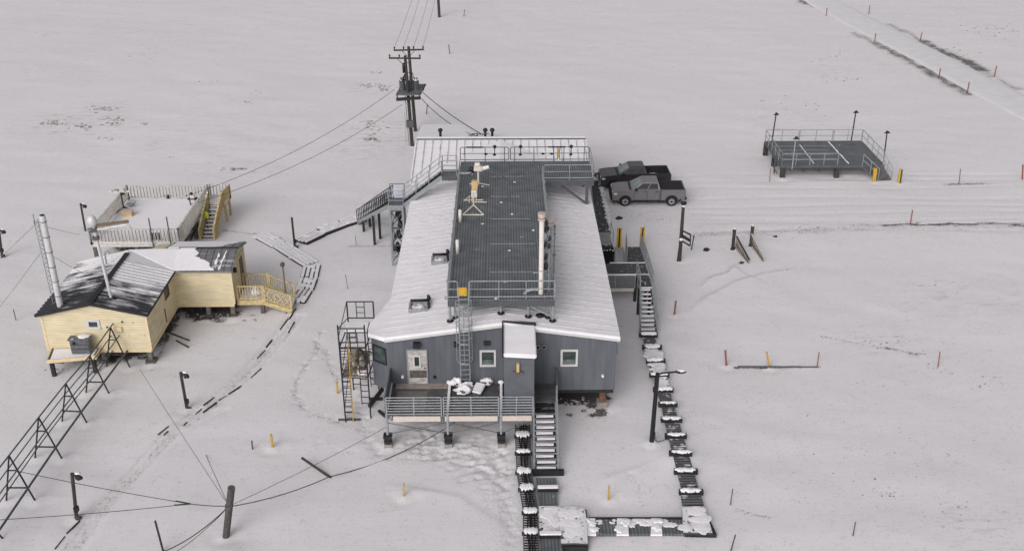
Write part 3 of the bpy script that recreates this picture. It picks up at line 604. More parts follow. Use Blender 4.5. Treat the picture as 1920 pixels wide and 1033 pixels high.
for i, (s0, s1) in enumerate(((PY0+.1, 54.0), (54.1, 60.0), (60.1, 66.1))): loop_rail(s0, s1, PX0+.03, np.linspace(s0, s1, 4), 1)
for i, (s0, s1) in enumerate(((PY0+.1, 53.4), (53.5, 59.0), (59.1, 64.9))): loop_rail(s0, s1, PX1-.03, np.linspace(s0, s1, 4), 1)
loop_rail(PX1+.06, 6.05, 65.04, (4.5,)); loop_rail(65.1, PY1-.1, 6.1, (66.8,), 1)
for y in ys:                                    # snow-caught clamps along the left rail
    MB().box((PX0-.16, y-.05, ZP-.02), (PX0-.01, y+.05, ZP+.14)).build('bracket', 'galv', P)
for y in np.linspace(49, 64.5, 8): MB().box((PX1+.01, y-.05, ZP-.02), (PX1+.15, y+.05, ZP+.14)).build('bracket', 'galv', P)
for q0, q1 in ((874, 906), (1028, 1060)):
    a_, b_ = XY(q0, 276, yb), XY(q1, 276, yb); MB().tube((a_.x, yb, ZP+1.05), (b_.x, yb, ZP+1.05), .055).build('rail_sleeve', 'black', P)
for px in (927.5, 976, 1071):
    x = XY(px, 277, yb).x; s_ = MB().lump((x, yb, ZP+1.08), .13, .13, .13, 1, 0, 10, 6, .04).tube((x, yb, ZP+.55), (x, yb, ZP+1.0), .03).lump((x-.02, yb-.02, ZP+.5), .13, .1, .07, 1, 0, 8, 5, .05); s_.build('sensor', 'black', P)
for px in (911, 1018, 1034): x = XY(px, 289, yb).x; MB().lump((x, yb-.02, ZP+.56), .14, .08, .08, 2, 0, 8, 5, .05).build('junction_box', 'black', P)
MB().box((XY(1047, 289, yb).x-.03, yb-.06, ZP+.3), (XY(1047, 289, yb).x+.03, yb-.03, ZP+.95)).build('reflector', 'stake_y', P)
# orange gate at the ladder head
a_, b_ = XY(857.5, 556, PY0), XY(875, 540, PY0); MB().box((a_.x, PY0+.02, a_.z+.02), (b_.x, PY0+.08, b_.z)).build('ladder_gate', 'bollard_y', P)
# legs and braces on the roof
for x in (PX0+.1, PX1-.1, -.1, 1.35):
    for y in ((PY0+.1, 53.5, 59, 64.5) if abs(x) > 2 else (PY0+.25,)):
        lg = MB().tube((x, y, zt(x)-.02), (x, y, ZP-.4), .075, n=10).build('leg', 'galv_clean', P); MB().lump((x, y, zt(x)+.05), .2, .2, .09, 1, 0, 10, 5, .06).build('foot', 'black', lg)
for x, s in ((PX0+.35, 1), (PX1-.35, -1)):
    lg = MB().tube((x, PY0+.4, zt(x)-.02), (x, PY0+.4, ZP-.4), .06).build('leg', 'galv_clean', P); MB().lump((x, PY0+.4, zt(x)+.05), .17, .17, .08, 1, 0, 10, 5, .06).build('foot', 'black', lg)
    MB().beam((x-s*.3, PY0+.1, zt(x)+.2), (x+s*.95, PY0+.1, ZP-.42), .07, .07).build('brace', 'galv_clean', P)
MB().lump((XY(1013, 592, 48.3).x, 48.4, zt(1.9)+.06), .27, .22, .12, 1, 0, 10, 5, .05).build('foot', 'black', P)
lg = MB().beam((5.72, 65.15, zt(5.72)), (5.72, 65.15, ZP-.4), .2, .2).build('leg', 'steel_dark', P); MB().beam((5.6, 65.15, zt(5.6)+.1), (3.9, 65.15, ZP-.4), .12, .12).build('brace', 'steel_dark', P)
lg = MB().beam((5.72, 68.4, zt(5.72)), (5.72, 68.4, ZP-.4), .2, .2).build('leg', 'steel_dark', P)

# ------------------------------------------------------------------ things on the platform
def px_at(x, y, Y): return XY(x, y, Y)
p = G(897, 351, ZP); I = thing('weather_tripod', 'white weather instrument tripod with a cluster of pale sensors on the dark platform', 'instrument', p)
for k in range(3):
    a = math.radians(20+120*k); e = V(p.x+.75*math.cos(a), p.y+.75*math.sin(a), ZP+.03); MB().tube((p.x, p.y, ZP+.28), e, .035).build('leg', 'ivory', I)
MB().tube((p.x, p.y, ZP+.25), (p.x, p.y, ZP+1.15), .06).build('post', 'ivory', I)
z = ZP+1.15
MB().box((p.x-.28, p.y-.2, z), (p.x+.28, p.y+.2, z+.32)).build('tracker_body', 'ivory', I, bevel=.04)
MB().box((p.x-.22, p.y-.1, z+.34), (p.x+.12, p.y+.2, z+.52)).build('sensor_head', 'pvc', I, bevel=.03)
MB().tube((p.x+.3, p.y-.15, z+.2), (p.x+.7, p.y-.15, z+.3), .13, n=12).build('sensor_tube', 'pvc', I)
MB().lump((p.x-.42, p.y, z+.1), .2, .2, .18, 4, 0, 10, 6, .2).beam((p.x-.7, p.y, z+.05), (p.x-.3, p.y, z-.1), .07, .07).beam((p.x-.65, p.y-.1, z-.25), (p.x-.1, p.y, z), .05, .05).build('cable_box', 'iron_black', I)
p = G(888, 399, ZP); y = p.y; I = thing('tripod_stand', 'low pale triangular stand with a slim post, nearest the left rail of the platform', 'instrument', p)
a_, b_ = G(868, 404, ZP), G(907, 404, ZP); c_ = G(888, 394, ZP)
MB().tube((a_.x, a_.y, ZP+.04), (b_.x, b_.y, ZP+.04), .04).tube((a_.x, a_.y, ZP+.04), (c_.x, c_.y, ZP+.35), .035).tube((b_.x, b_.y, ZP+.04), (c_.x, c_.y, ZP+.35), .035).build('base', 'ivory', I)
MB().tube((c_.x, c_.y, ZP+.3), (c_.x, c_.y, ZP+1.15), .04).build('post', 'ivory', I)
p = G(889, 377, ZP); I = thing('sampler_box', 'tall tan sampler box with white lids on a flat pale frame', 'instrument', p)
MB().box((p.x-.17, p.y-.15, ZP+.25), (p.x+.2, p.y+.2, ZP+.75)).build('lower_case', 'ivory', I, bevel=.03)
MB().box((p.x-.15, p.y-.1, ZP+.752), (p.x+.24, p.y+.25, ZP+1.35)).build('upper_case', 'tan', I, bevel=.03)
MB().box((p.x-.18, p.y-.17, ZP+.62), (p.x+.17, p.y-.152, ZP+.74)).box((p.x-.18, p.y-.17, ZP+.38), (p.x+.2, p.y-.152, ZP+.5)).build('lid', 'pvc', I)
fr = MB()
for q0, q1 in (((870, 375.5), (906, 375)), ((884, 379), (913, 379)), ((870, 376), (882, 368)), ((880, 368), (880, 380))): fr.beam(G(*q0, ZP+.06), G(*q1, ZP+.06), .07, .05)
for s in (-.13, .15): fr.beam((p.x+s, p.y, ZP), (p.x+s, p.y, ZP+.25), .05, .05)
fr.build('frame', 'ivory', I)
for (px, py, h), lb in (((863, 416, .75), 'white upright tube at the left platform rail, farther of two'), ((858, 475, .8), 'white upright tube at the left platform rail, nearer of two'), ):
    p = G(px, py, ZP); o = MB().tube(p, p+V(0, 0, h), .10, n=12).lump(p+V(0, 0, h), .1, .1, .06, 1, 0, 12, 5, 0).build('sample_tube', 'pvc', None, p); tag(o, lb, 'tube', 'white tubes on the platform')
p = G(862, 337, ZP); o = MB().tube((PX0-.05, p.y, ZP+.45), (PX0+.85, p.y, ZP+.45), .07).tube((PX0+.8, p.y, ZP+.45), (PX0+.9, p.y, ZP+.45), .12).build('inlet_pipe', 'galv', None, (PX0, p.y, ZP)); tag(o, 'short galvanized inlet pipe poking sideways over the left platform rail', 'pipe')

# exhaust stacks and mast at the front right of the platform
pb = XY(1014, 557, 48.6); zb_, ztop = pb.z, XY(1015.5, 412, 48.6).z
T = thing('exhaust_stack', 'tall white exhaust stack with a flared cap beside the front platform rail', 'chimney', (pb.x, 48.6, zb_))
MB().tube((pb.x, 48.6, zb_), (pb.x, 48.6, ztop), .125, n=16).build('pipe', 'pvc', T)
MB().tube((pb.x, 48.6, ztop-.02), (pb.x, 48.6, ztop+.36), .20, .21, n=16).build('cap', 'cap_rust', T); MB().tube((pb.x, 48.6, ztop+.10), (pb.x, 48.6, ztop+.14), .215, n=16).build('band', 'rust', T)
MB().path([(pb.x-.15, 48.6, zb_+.45), (pb.x-.5, 48.6, zb_+.45), (pb.x-.75, 48.6, zb_+.35), (pb.x-.9, 48.6, zb_+.12), (pb.x-.92, 48.6, ZP)], .09, 10).build('elbow', 'galv', T)
MB().tube((pb.x, 48.6, ZP+.001), (pb.x, 48.6, zb_), .10, n=12).build('base', 'steel_dark', T)
MB().tube((pb.x, 48.6, zb_+1.55), (pb.x, 48.6, zb_+1.62), .14, n=16).build('clamp', 'cap_rust', T)
pt = XY(1032, 420, 49.3); T = thing('flue', 'grey flue with a rusty-banded cap, the shorter one beside the tall white stack', 'chimney', (pt.x, 49.3, ZP))
MB().tube((pt.x, 49.3, ZP), (pt.x, 49.3, pt.z), .09, n=12).build('pipe', 'galv_clean', T); MB().tube((pt.x, 49.3, pt.z-.05), (pt.x, 49.3, pt.z+.32), .17, n=14).build('cap', 'cap_rust', T); MB().tube((pt.x, 49.3, pt.z+.08), (pt.x, 49.3, pt.z+.12), .18, n=14).build('band', 'rust', T)
pt = XY(1026, 412, 48.9); T = thing('lattice_mast', 'slim steel lattice mast between the two exhaust flues', 'mast', (pt.x, 48.95, ZP)); mb = MB()
q = [V(pt.x-.11, 48.85, 0), V(pt.x+.13, 48.85, 0), V(pt.x, 49.05, 0)]
for c_ in q: mb.tube(c_+V(0, 0, ZP), c_+V(0, 0, pt.z), .024)
z = ZP; k = 0
while z < pt.z-.35:
    for i in range(3): mb.tube(q[i]+V(0, 0, z), q[(i+1) % 3]+V(0, 0, z+.35), .014, n=5)
    z += .35
mb.build('lattice', 'galv_clean', T)
mb = MB(); 
for k in range(16): z = ZP+1.3+random.random()*(pt.z-ZP-1.2); mb.lump((pt.x+random.uniform(-.16, .14), 48.8, z), .08, .07, .16, k, 0, 7, 5)
mb.build('instrument', 'iron_black', T); MB().beam((pt.x-.3, 48.85, pt.z-1.1), (pt.x+.55, 48.85, pt.z-1.0), .05, .06).lump((pt.x-.16, 48.8, pt.z-.9), .17, .13, .24, 6, 0, 10, 6).build('cross_arm', 'galv', T)
pt = XY(1040, 425, 48.85); o = MB().tube((pt.x, 48.85, 5.2), (pt.x, 48.85, pt.z), .035).lump((pt.x, 48.85, pt.z), .08, .08, .09, 3, 0, 8, 5).lump((pt.x, 48.85, pt.z-1.6), .09, .09, .1, 3, 0, 8, 5).lump((pt.x, 48.85, pt.z-.4), .06, .06, .1, 3, 0, 8, 5).build('antenna', 'steel_dark', None, (pt.x, 48.85, 5.2)); tag(o, 'thin dark antenna pole outside the right platform rail', 'antenna')
MB().tube((pt.x-.3, 48.9, ZP+1.2), (pt.x-1.1, 48.6, ZP+1.2), .03).build('strut', 'galv', T)

# ================================================================== STAIRCASE ON THE LEFT SIDE
st0, st1 = G(829, 326, ZP), None; Y0, Y1 = 65.9, 66.95
T = thing('roof_staircase', 'galvanized outdoor staircase climbing from the snow to the platform over the left roof edge', 'staircase', (-7.4, 66, 0))
xt = G(829, 326, ZP).x; xl = -6.75; zl = 4.62
MB().box((xt, Y0, ZP-.06), (PX0-.12, Y1, ZP)).build('upper_landing', 'grating', T)
for y in (Y0-.05, Y1+.05): MB().beam((xt, y, ZP-.16), (PX0-.12, y, ZP-.16), .06, .34).build('landing_beam', 'steel_dark', T)
rail_mb((xt, Y0, ZP), (PX0-.2, Y0, ZP), 1.05, 2, 1.2).build('railing', 'galv_clean', T); rail_mb((xt, Y1, ZP), (PX0-.2, Y1, ZP), 1.05, 2, 1.2).build('railing', 'galv_clean', T)
stairs(T, (xt, Y0, ZP), (xt, Y1, ZP), (xl, Y0, zl), (xl, Y1, zl), 9, 'iron_black', False)
for y in (Y0, Y1): rail_mb((xt, y, ZP), (xl, y, zl), 1.05, 2, 1.1).build('railing', 'galv_clean', T)
MB().box((-7.75, Y0-.1, zl-.06), (xl, Y1+.2, zl)).build('landing', 'grating', T)
MB().box((-7.75, Y0-.14, zl-.36), (xl, Y0-.1, zl-.001)).box((-7.79, Y0-.1, zl-.36), (-7.752, Y1+.2, zl-.001)).box((xl-.04, Y0-.09, zl-.36), (xl, Y1, zl-.065)).build('landing_beam', 'galv_clean', T)
rail_mb((-7.75, Y0-.08, zl), (xl, Y0-.08, zl), 1.05, 2, .9).build('railing', 'galv_clean', T); rail_mb((-7.75, Y1+.15, zl), (xl, Y1+.15, zl), 1.05, 1, .9).build('railing', 'steel_dark', T)
MB().box((-7.55, Y1+.11, zl+.15), (xl-.1, Y1+.13, zl+.75)).build('wind_screen', 'banner', T)
for x in (-7.7, xl-.06):
    for y in (Y0-.06, Y1+.1): MB().beam((x, y, -.3), (x, y, zl-.37), .13, .13).build('tower_leg', 'galv_clean', T)
mb = MB()
for z0, z1 in ((.3, 1.6), (1.6, 2.9), (2.9, 4.2)):
    mb.tube((-7.7, Y0-.06, z0), (xl-.06, Y0-.06, z1), .035).tube((xl-.06, Y0-.06, z0), (-7.7, Y0-.06, z1), .035).tube((-7.7, Y1+.1, z0), (xl-.06, Y1+.1, z1), .035).tube((-7.7, Y0, z0), (-7.7, Y1, z1), .03); mb.beam((-7.7, Y0-.06, z1), (xl-.06, Y0-.06, z1), .08, .1)
mb.build('tower_brace', 'steel_dark', T)
mb = MB()
for k in range(14): mb.lump((random.uniform(-7.5, xl-.2), random.uniform(Y0, Y1), random.uniform(.8, 4.0)), .16, .2, .22, k, 0, 8, 5)
mb.build('hung_gear', 'iron_black', T)
e0 = G(676, 411, .25); f0 = V(-7.75, Y0+.0, zl); f1 = V(-7.55, Y1+.2, zl); dd = V(.45, .9, 0)
stairs(T, f0, f1, e0-dd*.45, e0+dd*.45, 18, 'iron_black', False)
for a_, b_ in ((f0, e0-dd*.45), (f1, e0+dd*.45)): rail_mb(a_, b_, .95, 1, .5, .03).build('railing', 'iron_black', T); 
q = f1.lerp(e0+dd*.45, .5)
mb = MB()
for a_, b_ in ((f1, e0+dd*.45),):
    for k in range(20):
        t0, t1 = k/20+.008, (k+1)/20-.014; mb.add([a_.lerp(b_, t0)+V(0, 0, .25), a_.lerp(b_, t1)+V(0, 0, .25), a_.lerp(b_, t1)+V(0, 0, .85), a_.lerp(b_, t0)+V(0, 0, .85)], [(0, 1, 2, 3)]); mb.add([a_.lerp(b_, t0)+V(0.01, .02, .25), a_.lerp(b_, t1)+V(.01, .02, .25), a_.lerp(b_, t1)+V(.01, .02, .85), a_.lerp(b_, t0)+V(.01, .02, .85)], [(0, 1, 2, 3)])
mb.build('wind_screen', 'banner', T)
for t_ in (.48, .8):
    for a_, b_ in ((f0, e0-dd*.45), (f1, e0+dd*.45)):
        p = a_.lerp(b_, t_); MB().beam((p.x, p.y, -.3), (p.x, p.y, p.z-.2), .17, .17).build('leg', 'iron_black', T)

# ================================================================== FRONT PORCH
ZD, DX0, DX1, DY0 = 1.92, -5.97, 1.5, 44.48
T = thing('front_porch', 'raised front porch with horizontal steel rails along the grey front wall', 'porch', (-2.8, DY0, 0))
MB().box((DX0, DY0+.05, ZD-.09), (DX1, YF-.005, ZD-.01)).build('floor', 'deck_dark', T)
MB().box((DX0+.25, YF-.45, ZD-.008), (-2.9, YF-.01, ZD+.05)).build('snow_bank', mat('old_snow', S(150, 138, 132), .9, 0, .2, 3), T)
MB().box((DX0+.35, 44.9, ZD-.008), (-4.0, 46.7, ZD+.005)).build('floor_mat', mat('mat_grey', S(116, 112, 108), .9, 0, .12, 3), T)
ex = [XY(q, 779, DY0).x for q in (725, 828, 832, 935, 938, 999)]
for i in range(3):
    x0, x1 = ex[2*i], ex[2*i+1]; m_ = MB(); h = 1.05
    for k in range(7): z = ZD+.06+(h-.06)*k/6; m_.tube((x0, DY0, z), (x1, DY0, z), .026)
    for x in (x0, (x0+x1)/2, x1): m_.beam((x, DY0, ZD-.1), (x, DY0, ZD+h), .05, .05)
    m_.build('railing', 'galv', T)
    MB().box((x0+.25*(i == 0)+.06, DY0-.02, ZD-.40), (x1-.06, DY0+.04, ZD-.10)).build('fascia_board', 'new_wood', T)
for px, py in ((728, 838), (841, 836), (940, 834)):
    p = G(px, py); lg = MB().tube((p.x, DY0, .62), (p.x, DY0, ZD+.05), .07, n=10).build('post', 'galv', T)
    MB().box((p.x-.14, DY0-.14, .15), (p.x+.14, DY0+.14, .62)).box((p.x-.22, DY0-.2, .56), (p.x+.22, DY0+.2, .72)).box((p.x-.20, DY0-.18, .30), (p.x+.18, DY0+.16, .40)).build('jack', 'iron_black', lg); MB().box((p.x-.2, DY0-.2, -.3), (p.x+.2, DY0+.2, .2)).build('footing', 'concrete', lg)
    # snow-topped cross joist from post to wall, laid on the porch
    j = MB().beam((p.x, DY0+.06, ZD+.05), (p.x, YF-.03, ZD+.05), .10, .12).build('joist', 'galv_clean', T); sb = MB(); y = DY0+.1
    while y < YF-.15: e = y+random.uniform(.2, .45); sb.slab([(p.x-.07, y, ZD+.17), (p.x+.06, y, ZD+.17), (p.x+.07, min(e, YF-.1), ZD+.17), (p.x-.06, min(e, YF-.1), ZD+.17)], .055); y = e+.03
    sb.build('snow_cover', 'snow', j)
    if px > 800: MB().lump((p.x, YF-.2, ZD+.2), .17, .14, .13, px, .6, 12, 6).build('snow_cap', 'snow', j)
MB().box((DX0-.06, DY0-.02, ZD-.40), (DX0-.0, YF-.01, ZD+1.05)).build('side_panel', 'grey_panel', T)
MB().box((2.78, DY0+1.1, ZD-.40), (2.84, YF-.01, ZD+1.05)).build('side_panel', 'grey_panel', T)
MB().box((DX1+.005, 45.65, ZD-.09), (2.78, YF-.005, ZD-.012)).build('stair_landing', 'deck_dark', T)
pp = [G(*q) for q in ((728, 838), (841, 836), (940, 834))]
mb = MB()
for a_, b_ in ((pp[0], pp[1]), (pp[1], pp[2])):
    mb.tube((a_.x, DY0, 1.45), (b_.x, DY0, .75), .022, n=5).tube((a_.x, DY0, .75), (b_.x, DY0, 1.45), .022, n=5)
mb.tube((pp[2].x, DY0, .75), (DX1-.2, DY0, 1.45), .022, n=5)
mb.tube((pp[0].x+.2, DY0+.2, 1.5), (pp[1].x-.5, 46.8, .2), .035, n=5)
mb.build('brace', 'steel_dark', T)
for x in (DX0+.3, -2.8, 0, 1.3): MB().beam((x, DY0+.2, ZD-.25), (x, YF-.05, ZD-.25), .1, .28).build('floor_beam', 'iron_black', T)
for x in (-5.5, -2.8, .2, 2.5): MB().box((x-.12, YF-.4, -.3), (x+.12, YF-.16, ZD-.4)).build('rear_post', 'pile_wood', T)
for (px, py, rx, ry, rz, lb) in ((855.5, 722, .3, .28, .28, 'rounded snow-covered sack on the porch, nearest the ladder'), (877, 729, .36, .26, .2, 'low oval snow-covered bundle in the middle of the porch pile'), (869, 738, .38, .26, .26, 'lumpy snow-covered bundle closest to the porch rail'), (914, 720, .32, .26, .26, 'round snow-covered sack against the wall left of the vestibule')):
    p = G(px, py, ZD); T2 = thing('snow_covered_sack', lb, 'sack', (p.x, p.y, ZD), 'snow-covered sacks on the porch')
    MB().lump((p.x, p.y, ZD+.1), rx, ry, .2, px, .5).build('sack', 'old_wood', T2); MB().lump((p.x, p.y, ZD+.17), rx*1.05, ry*1.02, rz, px+1, .7, 26, 16, .34).build('snow_cover', 'snow_rough', T2)
a_, b_, c_, d_ = (G(*q, ZD+.25) for q in ((886, 733), (900, 737), (910, 723), (894, 719)))
T2 = thing('snow_covered_board', 'tilted rectangular snow-covered board lying on the porch bundles', 'board', ((a_.x+c_.x)/2, (a_.y+c_.y)/2, ZD), )
MB().slab([a_-V(0, 0, .1), b_-V(0, 0, .1), c_, d_], .3).build('board', 'old_wood', T2, bevel=.05); u = V(0, 0, .12); MB().slab([a_-V(.04, .04, .0)+u*.2, b_+V(.04, -.03, 0)+u*.2, c_+V(.03, .04, 0)+u, d_+V(-.03, .03, 0)+u], .11).build('snow_cover', 'snow', T2, bevel=.04)
# front stairs
T = thing('front_stairs', 'straight steel stairs with snowy treads coming down from the front porch', 'stairs', (2.1, 42, 0))
x0, x1 = 1.62, 2.72
stairs(T, (x0, 45.6, ZD), (x1, 45.6, ZD), (x0-.06, 42.1, .18), (x1-.02, 42.1, .18), 12, 'iron_black', True, skip=(0, 1))
for x, e in ((x0-.04, -.06), (x1+.05, -.02)): rail_mb((x, 45.6, ZD), (x+e, 42.1, .15), 1.0, 1, 1.8, .035).build('handrail', 'galv_clean', T)
MB().beam((1.35, 41.95, .16), (3.0, 41.95, .16), .2, .3).build('bottom_sleeper', 'iron_black', T)

# ================================================================== RIGHT SIDE PORCH AND STAIRS
T = thing('side_porch', 'dark decked side porch with ramp and snowy stairs along the right wall', 'porch', (8, 61, 0))
g = lambda x, y, z=ZD: G(x, y, z)
c1, c2_, c3, c4 = g(1139, 515), g(1216, 515), g(1212, 493.5), g(1137, 498)
c1.x = c4.x = XR+.02
Ya, Yb = c1.y, c3.y; XE = c2_.x
MB().box((XR+.01, Ya, ZD-.08), (XE, Yb, ZD)).build('deck', 'mat_dark', T)
MB().box((XR+.01, Ya-.05, ZD-.05), (XE, Ya-.005, ZD+.05)).box((XR+1.1, Yb+.005, ZD-.05), (XE, Yb+.06, ZD+.05)).build('snow_edge', 'snow', T)
xk = g(1197, 530).x; Yk = g(1210, 539).y
MB().box((xk, Yk, ZD-.08), (XE-.003, Ya-.055, ZD-.003)).build('stair_head', 'mat_dark', T)
MB().box((xk, Yk-.05, ZD-.04), (XE, Yk-.002, ZD+.04)).build('snow_edge', 'snow', T)
r0, r1 = G(1174.5, 463, .25), G(1200, 463, .25)
MB().slab([V(g(1176, 491).x, Yb+.07, ZD), V(XE, Yb+.07, ZD), r1, r0], .1).build('ramp', 'mat_dark', T)
m_ = MB(); zt_ = ZD-.05
for k in range(7): m_.tube((XR+.05, Ya-.02, ZD-.95+.15*k), (xk-.02, Ya-.02, ZD-.95+.15*k), .03)
for x in (XR+.1, (XR+xk)/2, xk-.05): m_.beam((x, Ya-.02, ZD-1.0), (x, Ya-.02, ZD), .05, .05)
m_.build('skirt_rail', 'galv_clean', T); MB().box((XR+.03, Ya-.06, ZD-1.2), (xk-.1, Ya+.0, ZD-1.0)).build('fascia_board', 'new_wood', T)
MB().box((XR+.04, Ya+.02, ZD-1.0), (xk-.05, Ya+.05, ZD-.085)).build('skirt_panel', 'steel_dark', T)
s0, s1 = G(1199, 621, .2), G(1232, 621, .2)
stairs(T, (xk+.03, Yk, ZD), (XE-.03, Yk, ZD), s0, s1, 10, 'iron_black', True)
for a_, b_ in ((V(xk, Yk, ZD), s0), (V(XE, Yk, ZD), s1)): rail_mb(a_, b_, 1.0, 2, 1.0, .032).build('railing', 'galv_clean', T)
for a_, b_ in ((V(XE+.03, Yk, ZD), V(XE+.03, Yb, ZD)), (V(XE+.03, Yb+.05, ZD), r1+V(.03, 0, 0))): rail_mb(a_, b_, 1.05, 5, 1.1, .03).build('railing', 'galv_clean', T)
rail_mb((xk, Yk, ZD), (xk, Ya-.1, ZD), 1.0, 1, 1, .035).build('railing', 'galv_clean', T)
rail_mb(V(g(1176, 491).x-.05, Yb+.1, ZD), r0-V(.05, 0, 0), 1.0, 3, 1.1, .03).build('railing', 'galv_clean', T)
t0, t1 = G(1153, 464, .2), G(1168, 464, .2)
stairs(T, (g(1154, 491).x, Yb+.08, ZD-.1), (g(1170, 491).x, Yb+.08, ZD-.1), t0, t1, 10, 'galv', False)
for x, y in ((XR+.3, Ya+.1), (xk, Ya+.1), (XE-.1, Ya+.1), (XE-.1, Yb-.1), (xk, Yk+.1), (XE-.1, Yk+.1)): MB().box((x-.09, y-.09, -.3), (x+.09, y+.09, ZD-.09)).build('post', 'iron_black', T)
for (px, py, pt_), lb in (((1160, 466, 428), 'yellow steel bollard left of the ramp by the grey building'), ((1203, 464, 427), 'yellow steel bollard right of the ramp by the grey building')):
    p = G(px, py); h = HT(p, pt_); T2 = thing('bollard', lb, 'bollard', p, 'yellow bollards at the ramp'); MB().box((p.x-.16, p.y-.1, -.2), (p.x-.055, p.y+.1, h)).box((p.x+.055, p.y-.1, -.2), (p.x+.16, p.y+.1, h)).build('post', 'bollard_y', T2); MB().box((p.x-.054, p.y-.06, -.2), (p.x+.054, p.y+.06, h-.03)).build('core', 'black', T2)
# walkway mat along the wall, and the stacked gear
a_ = [G(*q, .22) for q in ((1120, 434), (1145, 434), (1123, 337), (1109, 337))]
T2 = thing('wall_walkway', 'dark rubber-matted walkway strip between the grey wall and the trucks', 'walkway', (7.7, 72, 0))
mb = MB(); N = 9
for k in range(N):
    t0, t1 = k/N, (k+1)/N-.006; mb.slab([a_[0].lerp(a_[3], t0), a_[1].lerp(a_[2], t0), a_[1].lerp(a_[2], t1), a_[0].lerp(a_[3], t1)], .3)
mb.build('mat', 'mat_dark', T2)
mb = MB()
for k in range(14): mb.patch(a_[1].lerp(a_[2], k/14+.03)+V(.06, 0, .01), .2, .38, .06, k)
mb.build('snow_edge', 'snow_rough', T2)
q = [G(*k, .5) for k in ((1123, 456), (1147, 456), (1143, 437), (1120, 437))]
T2 = thing('pallet_rack', 'grey slatted rack lying at the near end of the matted walkway', 'rack', ((q[0].x+q[1].x)/2, q[0].y, 0)); mb = MB()
for k in range(8): mb.beam(q[0].lerp(q[3], k/7), q[1].lerp(q[2], k/7), .1, .07)
mb.build('slat', 'galv', T2); mb = MB()
for k in range(4): p = q[k]; mb.beam((p.x, p.y, 0), p-V(0, 0, .04), .1, .1)
mb.build('leg', 'steel_dark', T2); mb = MB().tube(q[1]+V(.08, -.1, .1), q[1]+V(.08, -.1, .9), .03).tube(q[2]+V(.08, .0, .1), q[2]+V(.08, 0, .9), .03).tube(q[1]+V(.08, -.1, .9), q[2]+V(.08, 0, .9), .03); mb.build('handle', 'galv', T2)
q0, q1 = G(1129, 488, .3), G(1151, 488, .3); T2 = thing('barrel_stack', 'cluster of dark upright drums packed beside the right wall', 'drums', ((q0.x+q1.x)/2, q0.y, 0))
for i in range(4):
    for j in range(3):
        x = q0.x+.12+(q1.x-q0.x-.24)*i/3; y = q0.y+.1+j*.42; h = .95+.12*random.random(); d_ = MB().tube((x, y, -.1), (x, y, h), .14, n=10).build('drum', 'black', T2)
        if j == 0 or random.random() < .4: MB().lump((x+.04, y, h), .07, .06, .05, i, 0, 8, 5).build('snow_cap', 'snow', d_)
p = G(1120, 332, .2); T2 = thing('pipe_pile', 'small pile of dark pipes and a tan board beside the dark truck', 'pile', (p.x, p.y, 0)); mb = MB()
for k in range(7): a = random.uniform(-1.1, -.3); c_ = V(p.x-.3+.15*k, p.y-.2+.1*k, .25+.08*(k % 3)); d_ = V(math.cos(a), math.sin(a)*1.2, .25)*.8; mb.tube(c_-d_*.8, c_+d_*.8, .07)
mb.build('pipes', 'black', T2); MB().lump((p.x-.4, p.y+.1, .45), .28, .2, .2, 4).build('board', 'tan', T2)
MB().slab([(p.x-.6, p.y-.9, .30), (p.x+.5, p.y-.9, .30), (p.x+.4, p.y-.2, .34), (p.x-.6, p.y-.2, .34)], .2).build('snow_shelf', 'snow', T2)

# ================================================================== BOARDWALKS
def px_quad(q, z): return [G(*p, z) for p in q]
T = thing('grated_walkway', 'raised grated walkway with snowy crossbeams running from the side stairs to the front stairs', 'walkway', (8.5, 46, 0))
cbs = [(1204, 1241, 651), (1211, 1247.5, 677), (1217.5, 1255, 703), (1224.5, 1262.5, 730.5), (1234, 1270, 758), (1239, 1279, 786.5), (1246.5, 1287.5, 817), (1254.5, 1297.5, 849.5), (1263.5, 1308, 883.5), (1273, 1318.5, 922)]
top_ = [(1198, 1233, 628)]+cbs
ZW = .26
for i, (xa_, xb_, yy) in enumerate(top_):
    a_, b_ = G(xa_, yy, ZW+.1), G(xb_, yy, ZW+.1)
    cb = MB().beam(a_, b_, .22, .24).build('crossbeam', 'iron_black', T)
    sb = MB(); o0, o1 = random.uniform(-.02, .10), random.uniform(.9, 1.02); sb.ridge(a_.lerp(b_, o0)+V(0, 0, .11), a_.lerp(b_, o1)+V(0, 0, .11), random.uniform(.10, .15)*(1.5 if i < 5 else 1), random.uniform(.06, .10), i*3.3)
    sb.build('snow_cover', 'snow_rough', cb)
    if i+1 < len(top_):
        xc_, xd_, y2 = top_[i+1]; ins = 6
        MB().slab([G(xc_+ins, y2, ZW), G(xd_-ins-1, y2, ZW), G(xb_-ins-1, yy, ZW), G(xa_+ins, yy, ZW)], .06).build('grate', 'grating_y', T)
        if i in (1, 2, 3):
            sb = MB()
            for k in range(18 if i < 3 else 9): t_, u_ = random.random(), random.random(); q = G(xa_+8+(xb_-xa_-16)*u_+(xc_-xa_)*t_, yy+(y2-yy)*t_, ZW+.02); sb.patch(q, random.uniform(.15, .4), random.uniform(.12, .3), .05, k+i*20)
            sb.build('snow_clump', 'snow', T)
def slab_px(name, mt, quad, z, th, par=T, **k): return MB().slab(px_quad(quad, z), th).build(name, mt, par, **k)
slab_px('grate', 'grating_y', [(1279, 946), (1320, 946), (1313, 924), (1276, 924)], ZW, .06)
